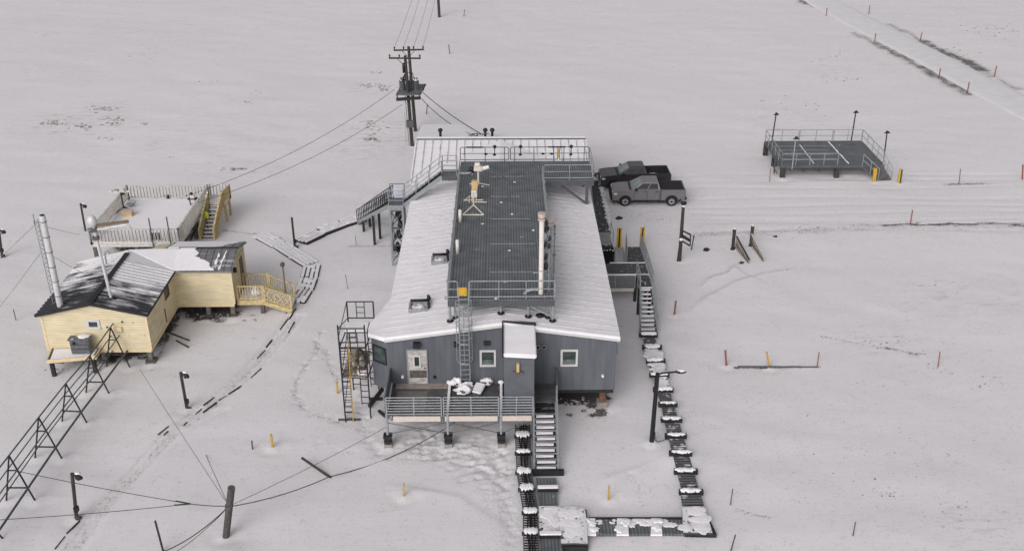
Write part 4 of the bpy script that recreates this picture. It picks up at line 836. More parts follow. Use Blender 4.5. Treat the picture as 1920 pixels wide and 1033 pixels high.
def snow_blob(par, quad, z, n, rz=.09, seed=0, big=.5):
    q = px_quad(quad, z); sb = MB()
    for k in range(n): u_, v_ = random.random(), random.random(); p = q[0].lerp(q[1], u_).lerp(q[3].lerp(q[2], u_), v_); sb.patch(p+V(0, 0, .02), big*random.uniform(.6, 1.2), big*random.uniform(.5, 1), rz*.6, seed+k)
    return tag(sb.build('snow_cover', 'snow_rough', par), kind='stuff')
# corner pads and the near run
slab_px('corner_pad', 'iron_black', [(1284, 1001), (1344, 1001), (1322, 955), (1279, 955)], ZW, .2); slab_px('snow_cover', 'snow_pitted', [(1281, 998), (1336, 998), (1321, 948), (1279, 950)], ZW+.10, .098)
snow_blob(T, [(1283, 990), (1325, 992), (1316, 955), (1281, 955)], ZW+.09, 5, .03, 3, .4)
slab_px('grate', 'grating', [(1104, 1000), (1284, 1000), (1282, 972), (1104, 972)], ZW, .15)
MB().beam(G(1104, 971, ZW+.05), G(1282, 971, ZW+.05), .06, .10).build('edge_beam', 'iron_black', T)
for x0_, x1_, sd_ in ((1096, 1116, 1), (1157, 1177, 2), (1221, 1240, 3)): slab_px('snow_bank', 'snow', [(x0_-1, 1001), (x1_+2, 1001), (x1_, 971), (x0_, 971)], ZW+.11, .108); snow_blob(T, [(x0_, 999), (x1_, 999), (x1_, 974), (x0_, 974)], ZW+.1, 6, .07, sd_*9, .2)
snow_blob(T, [(1176, 984), (1222, 984), (1222, 974), (1176, 974)], ZW+.0, 16, .05, 77, .2); snow_blob(T, [(1116, 982), (1160, 982), (1160, 974), (1116, 974)], ZW-.01, 5, .03, 97, .15); snow_blob(T, [(1240, 988), (1262, 988), (1262, 974), (1240, 974)], ZW-.01, 9, .04, 57, .2)
slab_px('corner_pad', 'iron_black', [(1054, 1025), (1103, 1025), (1100, 955), (1049, 955)], ZW+.06, .3); slab_px('snow_cover', 'snow_pitted', [(1052, 1018), (1076, 1017.5), (1102, 1018.5), (1101, 985), (1097, 953), (1072, 949), (1047, 951), (1049, 985)], ZW+.16, .098); snow_blob(T, [(1056, 1012), (1098, 1012), (1094, 956), (1052, 956)], ZW+.155, 4, .022, 63, .5)
slab_px('grate', 'grating', [(1012, 945), (1046, 945), (1043, 895), (1005, 895)], ZW, .06)
slab_px('grate', 'grating', [(1016, 1060), (1056, 1060), (1054, 1003), (1013, 1003)], ZW, .06)
slab_px('snow_cover', 'snow_pitted', [(1011, 1003), (1053, 1003), (1048, 948), (1010, 948)], ZW+.10, .16); snow_blob(T, [(1014, 1000), (1050, 1000), (1046, 952), (1013, 952)], ZW+.08, 5, .035, 33, .4)
for yy, k in ((917, 0), (1004, 1)): a_, b_ = G(1008+4*k, yy, ZW+.1), G(1047+6*k, yy, ZW+.1); cb = MB().beam(a_, b_, .16, .2).build('crossbeam', 'iron_black', T); MB().slab([a_+V(0, -.12, .18), b_+V(0, -.1, .18), b_+V(0, .16, .18), a_+V(0, .13, .18)], .08).build('snow_cover', 'snow', cb, bevel=.03)
# cable ladder tray beside the front stairs
T = thing('cable_tray', 'open ladder cable tray with black cables and snow patches left of the front stairs', 'cable tray', (1.0, 40, 0))
Lp = [G(x, y, .35) for x, y in ((966, 797), (969, 883), (981, 955), (983, 1060))]; Rp = [G(x, y, .35) for x, y in ((993, 797), (996, 883), (1008, 955), (1011, 1060))]
for pl in (Lp, Rp):
    mb = MB()
    for a_, b_ in zip(pl, pl[1:]): mb.beam(a_, b_, .05, .12)
    mb.build('side_rail', 'steel_dark', T)
mb = MB()
for i in range(3):
    n_ = int((Lp[i]-Lp[i+1]).length/.17)
    for k in range(n_): mb.beam(Lp[i].lerp(Lp[i+1], (k+.5)/n_), Rp[i].lerp(Rp[i+1], (k+.5)/n_), .05, .04)
mb.build('rungs', 'iron_black', T)
mb = MB(); 
for f_ in (.3, .42, .55, .62, .78):
    pts = []
    for i in range(3):
        for k in range(6): t_ = k/6; pts.append(Lp[i].lerp(Lp[i+1], t_).lerp(Rp[i].lerp(Rp[i+1], t_), f_+random.uniform(-.06, .06))+V(0, 0, .05))
    mb.path(pts, .03)
mb.build('cable', 'black', T)
for yy in (815, 848, 883, 915, 958, 998):
    i = 0 if yy < 883 else (1 if yy < 955 else 2); y0_, y1_ = ((797, 883), (883, 955), (955, 1060))[i]; t_ = (yy-y0_)/(y1_-y0_)
    a_, b_ = Lp[i].lerp(Lp[i+1], t_), Rp[i].lerp(Rp[i+1], t_); cb = MB().beam(a_-V(.08, 0, .12), b_+V(.08, 0, -.12), .12, .16).build('support', 'iron_black', T); sb = MB()
    sb.ridge(a_+V(0, 0, .05), b_+V(0, 0, .05), random.uniform(.14, .3), .08, yy*.7)
    sb.build('snow_cover', 'snow', cb)

# snow-covered plank boardwalk winding past the yellow hut
def boardwalk(name, label, segs, half, np_=4, z=.13):
    T_ = thing(name, label, 'boardwalk', G(*segs[0][:2]))
    for (x0_, y0_, x1_, y1_, lo, hi) in segs:
        if lo > 1:                                   # nearly drifted over: only a few board edges show
            a_, b_ = G(x0_, y0_), G(x1_, y1_); d_ = (b_-a_); s_ = V(-d_.y, d_.x, 0).normalized()*half
            for k in range(3):
                if random.random() < .2: continue
                u0 = random.uniform(-.1, .25); u1 = u0+random.uniform(.35, .85); off = s_*(-.9+.9*k+random.uniform(-.1, .1)); MB().beam(a_.lerp(b_, u0)+off+V(0, 0, gz(*a_.lerp(b_, u0)[:2])-.01), a_.lerp(b_, u1)+off+V(0, 0, gz(*a_.lerp(b_, u1)[:2])-.03), .055, .09).build('board_edge', 'board_gap', T_)
            continue
        a_, b_ = G(x0_, y0_), G(x1_, y1_); d_ = (b_-a_); d_.z = 0; s_ = V(-d_.y, d_.x, 0).normalized()*half
        bed = MB().slab([a_-s_+V(0, 0, z-.07), b_-s_+V(0, 0, z-.07), b_+s_+V(0, 0, z-.07), a_+s_+V(0, 0, z-.07)], .3).build('bed', 'board_gap', T_)
        wd = 2*half/np_
        for k in range(np_):
            c_ = -half+wd*(k+.5); u_ = s_.normalized(); g_ = wd*.5-.05; i0, i1 = random.uniform(-.1, .05), random.uniform(-.1, .05); zz = V(0, 0, z+.02+random.uniform(-.01, .01))
            A_, B_ = a_+d_.normalized()*i0, b_-d_.normalized()*i1
            MB().slab([A_+u_*(c_-g_)+zz, B_+u_*(c_-g_)+zz, B_+u_*(c_+g_)+zz, A_+u_*(c_+g_)+zz], .1).build('plank', 'snow', T_)
        # drifted snow bridging parts of the gaps
        sb = MB(); nn = max(1, int(lo*d_.length*5))
        for k in range(nn): sb.patch(a_.lerp(b_, random.random())+s_*random.uniform(-.95, .95)+V(0, 0, z+.02), random.uniform(.14, .42), random.uniform(.12, .26), .02, k)
        if hi: tag(sb.build('snow_drift', 'snow', T_), kind='stuff')
    return T_
boardwalk('boardwalk', 'snow-covered plank boardwalk curving from the white deck past the yellow hut', [(489, 442, 523, 461, .3, 1), (526, 461, 582, 496, .15, 1), (585, 500, 580, 520, .35, 1), (579, 524, 571, 545, .6, 1), (569, 547, 555, 568, .3, 1)], .62, 4)
BW = bpy.data.objects['boardwalk']
for x0, y0, x1, y1, w_ in ((555, 578, 542, 598, .09), (540, 596, 525, 616, .10), (552, 603, 540, 622, .10), (546, 572, 536, 588, .05), (510, 636, 499, 650, .09), (497, 655, 482, 672, .04), (490, 690, 470, 706, .04), (452, 722, 428, 737, .11), (426, 739, 410, 749, .04), (406, 753, 381, 772, .12), (402, 746, 382, 762, .05), (378, 766, 366, 775, .05), (351, 791, 344, 797, .08), (317, 803, 297, 818, .05), (316, 811, 308, 819, .05), (150, 976, 125, 1001, .06), (122, 1006, 103, 1030, .03)):
    a_, b_ = G(x0, y0, .02), G(x1, y1, .02); MB().beam(a_+V(0, 0, gz(a_.x, a_.y)), b_+V(0, 0, gz(b_.x, b_.y)), w_*.62, .09).build('board_edge', 'board_gap', BW)
boardwalk('boardwalk', 'snow-covered plank boardwalk leading to the foot of the roof staircase', [(565, 457, 600, 440, .5, 1), (602, 438, 640, 424, .5, 1), (642, 423, 680, 411, .3, 1)], .6, 4, .3)

# ================================================================== YELLOW HUT
HX0, HX1, HY, HZ, HE, HR, HRX = -26.65, -20.65, 52.94, .9, 3.40, 4.08, -23.58
T = thing('yellow_hut', 'pale yellow wooden hut on short piles with a half snow-covered dark ribbed roof', 'hut', (-23.6, HY, 0))
AX1, AY, AYR, AYB = -17.05, 58.55, 60.35, 62.45      # annex: right end, front wall, ridge, back eave
mb = MB(); mb.extrude([(HX0, HZ), (HX1, HZ), (HX1, HE-.02), (HRX, HR-.02), (HX0, HE-.02)], 1, HY, 60.0)
mb.extrude([(AY, HZ-.003), (AYB-.1, HZ-.003), (AYB-.1, HE-.02), (AYR, 3.90), (AY, HE-.02)], 0, -22.5, AX1)
mb.build('wall', 'yellow_siding', T)
mb = MB()
for x, y in ((HX0, HY), (HX1, HY), (AX1, AY)): mb.box((x-.07, y-.025, HZ), (x+.07, y+.05, HE-.06))
mb.box((HX0+.1, HY-.04, HZ-.16), (HX1-.0, HY-.001, HZ+.02)); mb.box((HX1+.002, HY+.0, HZ-.16), (HX1+.04, AY, HZ+.02)); mb.box((HX1+.05, AY-.04, HZ-.16), (AX1, AY-.001, HZ+.02))
mb.build('trim', 'yellow_trim', T)
M['hut_roof'] = hut_roof_mat('hut_roof', 0, 7.0, -.10, .28)
M['annex_roof'] = hut_roof_mat('annex_roof', 0, 1, -.12, -.12, (122, 122, 124), 0)
def sl(x): return HE+(HR-HE)*(1-abs(x-HRX)/(HRX-HX0 if x < HRX else HX1-HRX))
e = .22; mb = MB()
mb.slab([(HX0-e, HY-.25, sl(HX0)-.05), (HRX, HY-.25, HR+.02), (HRX, 60.0, HR+.02), (HX0-e, 60.0, sl(HX0)-.05)], .10)
mb.slab([(HRX+.002, HY-.25, HR+.02), (HX1+e, HY-.25, HE-.05), (HX1+e, 58.45, HE-.05), (HRX+.002, 60.0, HR+.02)], .10)
y = HY-.15
while y < 59.9:
    mb.beam((HX0-e, y, sl(HX0)-.02), (HRX-.05, y, HR+.05), .05, .06)
    if y < 58.4: mb.beam((HX1+e, y, HE-.02), (HRX+.05, y, HR+.05), .05, .06)
    y += .36
ro = mb.build('roof', 'hut_roof', T)
mb = MB().beam((HRX, HY-.26, HR+.06), (HRX, 59.4, HR+.06), .30, .05); mb.build('ridge_cap', 'iron_black', ro)
mb = MB().beam((HX0-e, HY-.27, sl(HX0)-.08), (HRX, HY-.27, HR-.02), .05, .17).beam((HRX, HY-.27, HR-.02), (HX1+e, HY-.27, HE-.08), .05, .17).beam((HX1+e+.02, HY-.25, HE-.1), (HX1+e+.02, 58.45, HE-.1), .05, .12).beam((HX1+e, 58.40, HE-.1), (AX1+.2, 58.36, HE-.1), .05, .12); mb.build('eave_trim', 'iron_black', ro)
# the snowy saddle joining hut and annex, and the annex roof
MB().slab([(HRX+.02, 59.9, HR+.05), (HX1+e, 58.38, HE), (HX1+e+.05, AYR, 3.97), (HRX+1.6, AYR+.02, 4.0)], .11).build('valley_snow', 'roof_snow', ro)
mb = MB(); mb.slab([(HX1+e-.1, AY-.22, HE-.04), (AX1+.18, AY-.22, HE-.04), (AX1+.18, AYR, 3.98), (HX1+e-.1, AYR, 3.98)], .1)
mb.slab([(-21.6, AYR+.002, 3.98), (AX1+.18, AYR+.002, 3.98), (AX1+.18, AYB+.1, 3.42), (-21.6, AYB+.1, 3.42)], .1)
x = HX1+e+.3
while x < AX1+.1: mb.beam((x, AY-.22, HE-.01), (x, AYR, 4.0), .04, .05); mb.beam((x, AYR+.01, 4.0), (x, AYB+.1, 3.45), .04, .05); x += .45
mb.build('annex_roof', 'annex_roof', T)
MB().beam((-20.6, AYR, 4.03), (AX1+.2, AYR, 4.03), .12, .05).build('ridge_cap', 'iron_black', T)
def snow_sheet(pts, fz, par, th=.05):
    return MB().prism(pts, lambda x, y: fz(x, y)-.01, lambda x, y: fz(x, y)+th).build('snow_cover', 'snow', par)
def zaf(x, y): return HE-.02+(y-(AY-.22))*(3.98-HE+.04)/(AYR-AY+.22)+.02
def zab(x, y): return 3.98-(y-AYR)*.56/(AYB+.1-AYR)+.02
an = bpy.data.objects['annex_roof']
def jag(x0, y0, x1, y1, n_, amp): return [(x0+(x1-x0)*k/n_+random.uniform(-amp, amp)*(0 < k < n_), y0+(y1-y0)*k/n_+random.uniform(-amp, amp)*.4*(0 < k < n_)) for k in range(n_+1)]
snow_sheet([(-20.5, AY-.2)]+jag(-18.0, AY-.2, -18.45, AY+.45, 6, .14)+jag(-18.6, AY+.55, -19.45, AY+1.0, 6, .16)+jag(-19.3, AY+1.15, -19.5, AYR-.05, 4, .12)+[(-20.5, AYR-.05)], zaf, an)
snow_sheet(jag(-17.75, AY-.15, -17.55, AYR-.3, 7, .06)+jag(-17.48, AYR-.35, -17.62, AY-.1, 6, .05), zaf, an, .03)
snow_sheet(jag(-18.05, AY+.3, -18.0, AY+1.3, 5, .05)+jag(-17.9, AY+1.2, -17.93, AY+.35, 5, .05), zaf, an, .03)
snow_sheet([(-21.3, AYR+.05), (-18.6, AYR+.08)]+jag(-18.2, AYR+.4, -17.3, AYB-.3, 6, .12)+[(-17.1, AYB+.02), (-21.3, AYB+.02)], zab, an)
a_, c_ = XY(160.5, 599, HY), XY(189.5, 616, HY); window(T, a_.x, c_.x, c_.z, a_.z, HY, .14, glass='hut_glass')
p = G(313.5, 548, 2.7); k = HX1; o = MB().box((k+.003, 56.6, 2.35), (k+.02, 57.25, 3.0)).build('window', 'hut_glass', T); MB().box((k+.003, 56.5, 2.25), (k+.05, 56.6, 3.1)).box((k+.003, 57.25, 2.25), (k+.05, 57.35, 3.1)).box((k+.003, 56.6, 3.0), (k+.05, 57.25, 3.1)).box((k+.003, 56.6, 2.25), (k+.05, 57.25, 2.35)).build('frame', 'brown_wood', o)
MB().beam((HX1+.03, 56.1, 1.0), (HX1+.03, 56.1, 1.9), .05, .05).build('conduit', 'brown_wood', T)
for px, py in ((201, 613), (222, 616), (229, 603)): 
    q = XY(px, py, HY); MB().box((q.x-.22, HY-.14, q.z-.14), (q.x+.22, HY-.001, q.z+.14)).build('wall_box', 'yellow_trim', T) if px == 222 else MB().tube((q.x, HY-.06, q.z), (q.x, HY, q.z), .06).build('wall_fitting', 'old_wood', T)
for px, py in ((241, 630), (270, 629), (163, 640), (248, 605)): q = XY(px, py, HY); MB().tube((q.x, HY-.05, q.z), (q.x, HY, q.z), .07, n=8).build('wall_fitting', 'yellow_trim', T)
for x, y in ((-26.3, 53.3), (-23.6, 53.3), (-20.85, 53.2), (-20.9, 55.8), (-20.9, 58.2), (-18.8, 58.8), (-17.25, 58.8), (-17.25, 62), (-20.5, 62), (-26.3, 56), (-26.3, 59.6)):
    o = MB().box((x-.13, y-.13, -.3), (x+.13, y+.13, HZ-.003)).build('pile', 'pile_wood', T); MB().box((x-.28, y-.28, -.3), (x+.28, y+.28, .10)).build('footing', 'old_wood', o)
MB().box((HX0+.1, HY+.05, HZ-.2), (HX1-.1, 59.9, HZ-.01)).box((HX1-.08, AY+.05, HZ-.2), (AX1-.05, AYB-.2, HZ-.012)).build('floor_frame', 'board_gap', T)
o = MB().box((AX1+.002, 60.5, HZ+.15), (AX1+.05, 61.5, HZ+2.2)).build('door', 'brown_wood', T); MB().box((AX1+.003, 60.35, HZ+.1), (AX1+.09, 60.49, HZ+2.35)).box((AX1+.003, 61.51, HZ+.1), (AX1+.09, 61.65, HZ+2.35)).box((AX1+.003, 60.49, HZ+2.21), (AX1+.09, 61.51, HZ+2.35)).build('frame', 'yellow_trim', o)
MB().box((AX1+.003, 59.2, HZ+1.9), (AX1+.2, 59.4, HZ+2.2)).build('wall_lamp', 'iron_black', T)
# shelf with cabinet, white stack, sampling mast
q = [G(*k, 1.0) for k in ((88, 677), (180, 669), (190, 652), (98, 653))]; q[2].y = q[3].y = HY-.05
T2 = thing('equipment_shelf', 'yellow-edged equipment shelf with snow, fixed below the hut gable wall', 'shelf', ((q[0].x+q[1].x)/2, q[0].y, .8))
MB().slab([k-V(0, 0, .02) for k in q], .10).build('floor', 'old_wood', T2)
c_ = sum(q, V(0, 0, 0))/4; qq = [k.lerp(c_, .12)+V(0, 0, .05) for k in q]; MB().slab(qq, .068).build('snow_cover', 'snow', T2)
mb = MB()
for i, j in ((0, 1), (1, 2), (3, 0)): mb.beam(q[i]+V(0, 0, -.03), q[j]+V(0, 0, -.03), .07, .22)
mb.build('edge_board', 'yellow_trim', T2)
for k in (q[0], q[1]): kk = k.lerp(c_, .15); MB().beam((kk.x, kk.y, -.2), (kk.x, kk.y, .86), .2, .2).build('leg', 'iron_black', T2)
a_, b_ = G(134, 665, 1.06), G(172, 661, 1.06); xw = (a_.x, b_.x); yf_ = a_.y+.05
T2 = thing('equipment_cabinet', 'weathered grey metal cabinet with a snowy lid on the hut shelf', 'cabinet', ((xw[0]+xw[1])/2, yf_, 1.06))
MB().box((xw[0], yf_, 1.06), (xw[1], HY-.35, 1.98)).build('body', 'cabinet', T2, bevel=.03); MB().box((xw[0]-.06, yf_-.08, 1.985), (xw[1]+.06, HY-.30, 2.06)).build('lid', 'cabinet', T2)
MB().lump(((xw[0]+xw[1])/2+.2, yf_+.35, 2.05), .36, .33, .07, 4, .5, 14, 6).build('snow_cover', 'snow', T2)
MB().box((xw[0]+.05, yf_-.02, 1.38), (xw[1]-.05, yf_-.003, 1.41)).box((xw[0]+.05, yf_-.02, 1.68), (xw[1]-.05, yf_-.003, 1.71)).build('panel_seam', 'iron_black', T2)
MB().lump((xw[0]+.25, yf_-.03, 1.82), .1, .06, .08, 1, 0, 8, 5).build('latch', 'iron_black', T2)
base = G(128, 648, 1.0); top = V(base.x, base.y, HT(V(base.x, base.y, 1.0), 404)); top.x = XY(79, 405, base.y).x
T2 = thing('ventilation_stack', 'tall leaning white sheet-metal stack with bands in front of the hut gable', 'stack', base)
MB().tube(base-V(0, 0, .1), top, .185, .165, 18).build('pipe', 'duct', T2, smooth=False)
for k in range(9): p = base.lerp(top, (k+.6)/9); d_ = (top-base).normalized()*.03; MB().tube(p-d_*.6, p+d_*.6, .19, n=18).build('band', 'steel_dark', T2)
MB().tube(top-V(0, 0, .02), top+V(0, 0, .03), .13, n=16).build('mouth', 'board_gap', T2)
b2 = G(117, 640, 1.05); t2 = V(XY(64, 412, b2.y).x, b2.y, XY(64, 412, b2.y).z)
T2 = thing('lattice_mast', 'thin triangular lattice mast standing left of the white stack at the hut gable', 'mast', b2); mb = MB(); o3 = [V(-.0, -.08, 0), V(.24, -.06, 0), V(.1, .16, 0)]
for c_ in o3: mb.tube(b2+c_, t2+c_, .018, n=5)
n_ = 28
for k in range(n_):
    for i in range(3): mb.tube(b2.lerp(t2, k/n_)+o3[i], b2.lerp(t2, (k+1)/n_)+o3[(i+1) % 3], .011, n=4)
mb.build('lattice', 'galv_clean', T2); MB().tube(t2-V(0, 0, .3), t2+V(0, 0, .35), .02).build('tip', 'steel_dark', T2)
GUY = [(t2+V(.1, 0, -.2), G(-40, 520)), (t2+V(.2, 0, -.3), G(150, 440, 1)), (b2.lerp(t2, .75), G(-20, 600)), (b2.lerp(t2, .75)+V(.2, 0, 0), G(170, 520, 3.2))]
rb = None
for k in range(20): rb = G(209, 560, sl(rb.x) if rb else 3.8)
rt_ = XY(172, 412, rb.y); T2 = thing('sampling_mast', 'grey roof pipe with a round cap and bent side arm on the yellow hut', 'mast', rb)
MB().tube(rb-V(0, 0, .2), rt_, .09, n=12).build('pipe', 'duct', T2); MB().tube(rb-V(0, 0, .12), rb+V(0, 0, .10), .30, .22, 14).build('flashing', 'iron_black', T2)
MB().lump(rt_-V(0, 0, .1), .27, .27, .36, 1, .0, 16, 10, 0).build('cap', 'duct', T2)
arm = [rt_+V(0, 0, -.5), XY(241, 417, rb.y), XY(246, 431, rb.y+.1)]; MB().beam(arm[0]+V(0, 0, .12), arm[1]+V(0, 0, .06), .09, .16).build('arm_board', 'brown_wood', T2)
MB().path([arm[0]-V(0, 0, .14), XY(238, 421, rb.y), XY(243, 424, rb.y), arm[2]], .06, 8).build('side_pipe', 'duct', T2)
for t_ in (.12, .22): q = rt_.lerp(rb, t_); MB().box((q.x-.16, q.y-.16, q.z-.12), (q.x+.14, q.y+.1, q.z+.1)).build('bracket', 'steel_dark', T2)
q = G(200, 495, sl(-23.9)); o = MB().path([q, q+V(0, 0, .8), q+V(.2, 0, .9), q+V(.35, 0, .7)], .05, 8).build('vent_pipe', 'galv', T)

# hut porch with ramp stairs
T = thing('hut_porch', 'small yellow picket-railed porch and sloping ramp at the right end of the hut', 'porch', (-15.5, 59, 0))
def picket(parent, a, b, h=1.0, sp=.16, wd=.05, mt='yellow_wood', bot=.12, gap_top=.05, rails=True, th=.035):
    a = Vector(a); b = Vector(b); n_ = max(2, int((b-a).length/sp)); up = V(0, 0, 1); d_ = (b-a).normalized(); m_ = MB()
    for k in range(n_+1): p = a.lerp(b, k/n_); m_.beam(p+up*bot, p+up*(h-.04), wd, th, up=(d_.x, d_.y, 0))
    m_.beam(a+up*h, b+up*h, .13, .05); m_.beam(a+up*bot, b+up*bot, .05, .09)
    for p in (a, b): m_.beam(p-up*.1, p+up*(h+.06), .11, .11)
    return m_.build('railing', mt, parent)
def railed(px0, py0, px1, py1, z, rowtop=None): return G(px0, py0, z), G(px1, py1, z)
zp = .95
fl, fr_ = G(444, 563, zp), G(494, 561, zp); bl, br_ = V(AX1+.05, fl.y+1.6, zp), None
yb_ = fl.y+1.75
MB().box((AX1+.06, fl.y, zp-.1), (fr_.x, yb_, zp)).build('floor', 'yellow_wood', T); MB().box((AX1+.2, fl.y+.15, zp+.001), (fr_.x-.1, yb_-.1, zp+.05)).build('snow_cover', 'snow', T)
MB().box((AX1+.06, fl.y-.05, zp-.32), (fr_.x, fl.y-.003, zp+.02)).build('fascia_board', 'yellow_wood', T)
picket(T, (AX1+.15, fl.y, zp), (fr_.x, fl.y, zp), 1.0, .17, .07); picket(T, (AX1+.15, yb_, zp), (fr_.x, yb_, zp), 1.0, .15, .07)
e0 = G(547, 580, .25); e1 = V(e0.x-.05, e0.y+1.6, .25)
MB().slab([V(fr_.x, fl.y, zp), e0, e1, V(fr_.x, yb_, zp)], .1).build('ramp', 'yellow_wood', T); MB().slab([V(fr_.x, fl.y+.1, zp+.05), e0+V(0, .1, .05), e1+V(0, -.1, .05), V(fr_.x, yb_-.1, zp+.05)], .045).build('snow_cover', 'snow', T)
picket(T, (fr_.x+.12, fl.y, zp-.04), e0, 1.0, .2, .07); picket(T, (fr_.x+.12, yb_, zp-.04), e1, 1.0, .16, .07)
m_ = MB(); a_ = V(fr_.x+.12, fl.y-.05, zp+.1)
for k in range(4): t0, t1 = k/4, (k+1)/4; p0, p1 = a_.lerp(e0, t0), a_.lerp(e0, t1); m_.beam(p0+V(0, -.05, .15), p1+V(0, -.05, .85), .06, .03, up=(0, 1, 0)).beam(p1+V(0, -.06, .15), p0+V(0, -.06, .85), .06, .03, up=(0, 1, 0))
m_.build('lattice', 'yellow_wood', T); MB().beam(V(fr_.x, fl.y-.06, zp-.15), e0+V(0, -.06, -.1), .05, .3).build('stringer', 'yellow_wood', T)
for x, y in ((fr_.x-.1, fl.y+.1), (AX1+.5, yb_-.1), (fr_.x-.1, yb_-.1), (e0.x-.2, e0.y+.2)): MB().box((x-.12, y-.12, -.3), (x+.12, y+.12, zp-.32 if x < e0.x-.4 else .2)).build('post', 'old_wood', T)
MB().lump((fr_.x-.5, fl.y+.5, zp+.3), .35, .3, .35, 6, .4).build('snow_heap', 'snow', T)
p = V(e1.x-.6, e1.y, .4); lp = MB().beam((p.x, p.y, 0), (p.x, p.y, 2.6), .08, .08).build('lamp_post', 'brown_wood', T); MB().lump((p.x, p.y-.05, 2.7), .16, .2, .16, 2, 0, 10, 6, .05).build('lamp', 'old_wood', lp)

# raised white-fenced deck behind the hut, its stairs, and what stands on it
DZ = 1.5; dl, dr_, dbl, dbr = G(201, 456, DZ), G(335, 456, DZ), G(234, 373, DZ), G(390, 373, DZ); fx0 = G(171, 457, DZ).x; x1 = -22.66; y0_ = dl.y; y1_ = dbl.y
T = thing('observation_deck', 'snow-covered square deck fenced with whitish wooden pickets behind the yellow hut', 'deck', (-25.5, y0_, 0))
MB().box((fx0, y0_, DZ-.3), (x1, y1_, DZ-.05)).build('floor', 'fence_wood', T); MB().box((fx0+.1, y0_+.1, DZ-.049), (x1-.1, y1_-.1, DZ+.02)).build('snow_cover', 'snow', T)
for a_, b_ in (((fx0, y0_), (x1, y0_)), ((fx0, y0_), (fx0, y1_)), ((fx0, y1_), (x1, y1_)), ((x1, y0_), (x1, y1_))): picket(T, (*a_, DZ), (*b_, DZ), 1.05, .24, .17, 'fence_wood', th=.03)
for x in (fx0+.15, (fx0+x1)/2, x1-.1):
    for y in (y0_+.1, (y0_+y1_)/2, y1_-.1): MB().box((x-.12, y-.12, -.3), (x+.12, y+.12, DZ-.3)).build('post', 'old_wood', T)
mb = MB().beam((x1-.05, y0_, .3), (x1-.05, y1_, 1.1), .06, .12).beam((x1-.05, y1_, .3), (x1-.05, y0_, 1.1), .06, .12); mb.build('brace', 'iron_black', T)
ms = MB()
for k in range(3): q = G(289+6*k+1, 440, DZ+.5); ms.box((q.x-.07, y0_-.05, DZ+.25), (q.x+.07, y0_-.03, DZ+.8))
ms.build('sign_plates', 'iron_black', T)
T = thing('deck_stairs', 'steep yellow wooden stairs with snowy treads beside the fenced deck', 'stairs', (-21.8, 73, 0))
s0, s1 = G(391, 383, DZ), G(416, 383, DZ); Ys = s0.y; xa_, xb_ = s0.x+.08, s1.x
MB().box((x1+.03, Ys, DZ-.2), (xb_+.3, y1_+.4, DZ-.05)).build('landing', 'yellow_wood', T); MB().box((x1+.06, Ys+.05, DZ-.049), (xb_+.25, y1_+.3, DZ+.02)).build('snow_cover', 'snow', T)
stairs(T, (xa_, Ys, DZ), (xb_, Ys, DZ), (xa_, Ys-3.3, -.15), (xb_, Ys-3.3, -.15), 10, 'black', True, depth=.26)
for x in (xa_-.05, xb_+.07): picket(T, (x, Ys, DZ), (x, Ys-3.3, -.1), 1.0, .2, .15, 'yellow_wood'); MB().beam((x, Ys, DZ-.1), (x, Ys-3.3, -.2), .08, .3).build('stringer', 'yellow_wood', T)
picket(T, (x1+.1, y1_+.3, DZ), (xb_+.3, y1_+.3, DZ), 1.05, .24, .16, 'fence_wood'); picket(T, (xb_+.3, y1_+.3, DZ), (xb_+.12, Ys, DZ), 1.0, .2, .15, 'yellow_wood')
for x, y in ((xb_+.2, y1_+.2), (xb_+.2, Ys+.1)): MB().box((x-.08, y-.08, -.3), (x+.08, y+.08, DZ-.2)).build('post', 'yellow_wood', T)
p = G(235, 400, DZ); T = thing('wind_tripod', 'black wind-sensor tripod with a cluster of white arms in the back left deck corner', 'instrument', p); tp = XY(226, 366, p.y); tp.x = XY(227, 366, p.y).x
MB().tube((p.x-.05, p.y, DZ+.3), tp, .06).build('post', 'iron_black', T)
for k in range(3): a = math.radians(-40+120*k); MB().tube((p.x-.03, p.y, DZ+.55), (p.x+.75*math.cos(a), p.y+.75*math.sin(a), DZ), .04).build('leg', 'iron_black', T)
mb = MB().tube(tp+V(-.7, 0, .15), tp+V(.7, 0, .25), .04)
for k in (-.7, -.3, .2, .65): mb.lump(tp+V(k, 0, .32), .17, .15, .06, k, 0, 9, 5)
mb.build('sensor_arm', 'ivory', T); MB().lump(tp+V(.1, 0, .1), .2, .15, .12, 3, 0, 8, 5).lump(tp+V(-.35, .2, .3), .2, .1, .08, 4, 0, 8, 5).build('sensor', 'black', T)
p = G(240, 405, DZ); T = thing('storage_box', 'tan wooden box on the snowy deck beside the black tripod', 'box', p); MB().box((p.x-.38, p.y-.2, DZ+.02), (p.x+.36, p.y+.25, DZ+.36)).build('body', 'tan', T); MB().slab([(p.x-.42, p.y-.24, DZ+.42), (p.x+.4, p.y-.24, DZ+.42), (p.x+.4, p.y+.3, DZ+.46), (p.x-.42, p.y+.3, DZ+.46)], .06).build('lid', 'cap_rust', T)
p = G(246, 388, DZ); T = thing('grey_dish', 'small upturned grey sensor shield lying on the deck snow beyond the tan box', 'instrument', p); MB().lump((p.x, p.y, DZ+.2), .3, .2, .1, 2, 0, 10, 6).tube((p.x+.2, p.y, DZ+.2), (p.x+.42, p.y, DZ+.45), .05).build('shield', 'galv_clean', T); MB().tube((p.x, p.y, DZ), (p.x, p.y, DZ+.15), .05).build('foot', 'steel_dark', T)
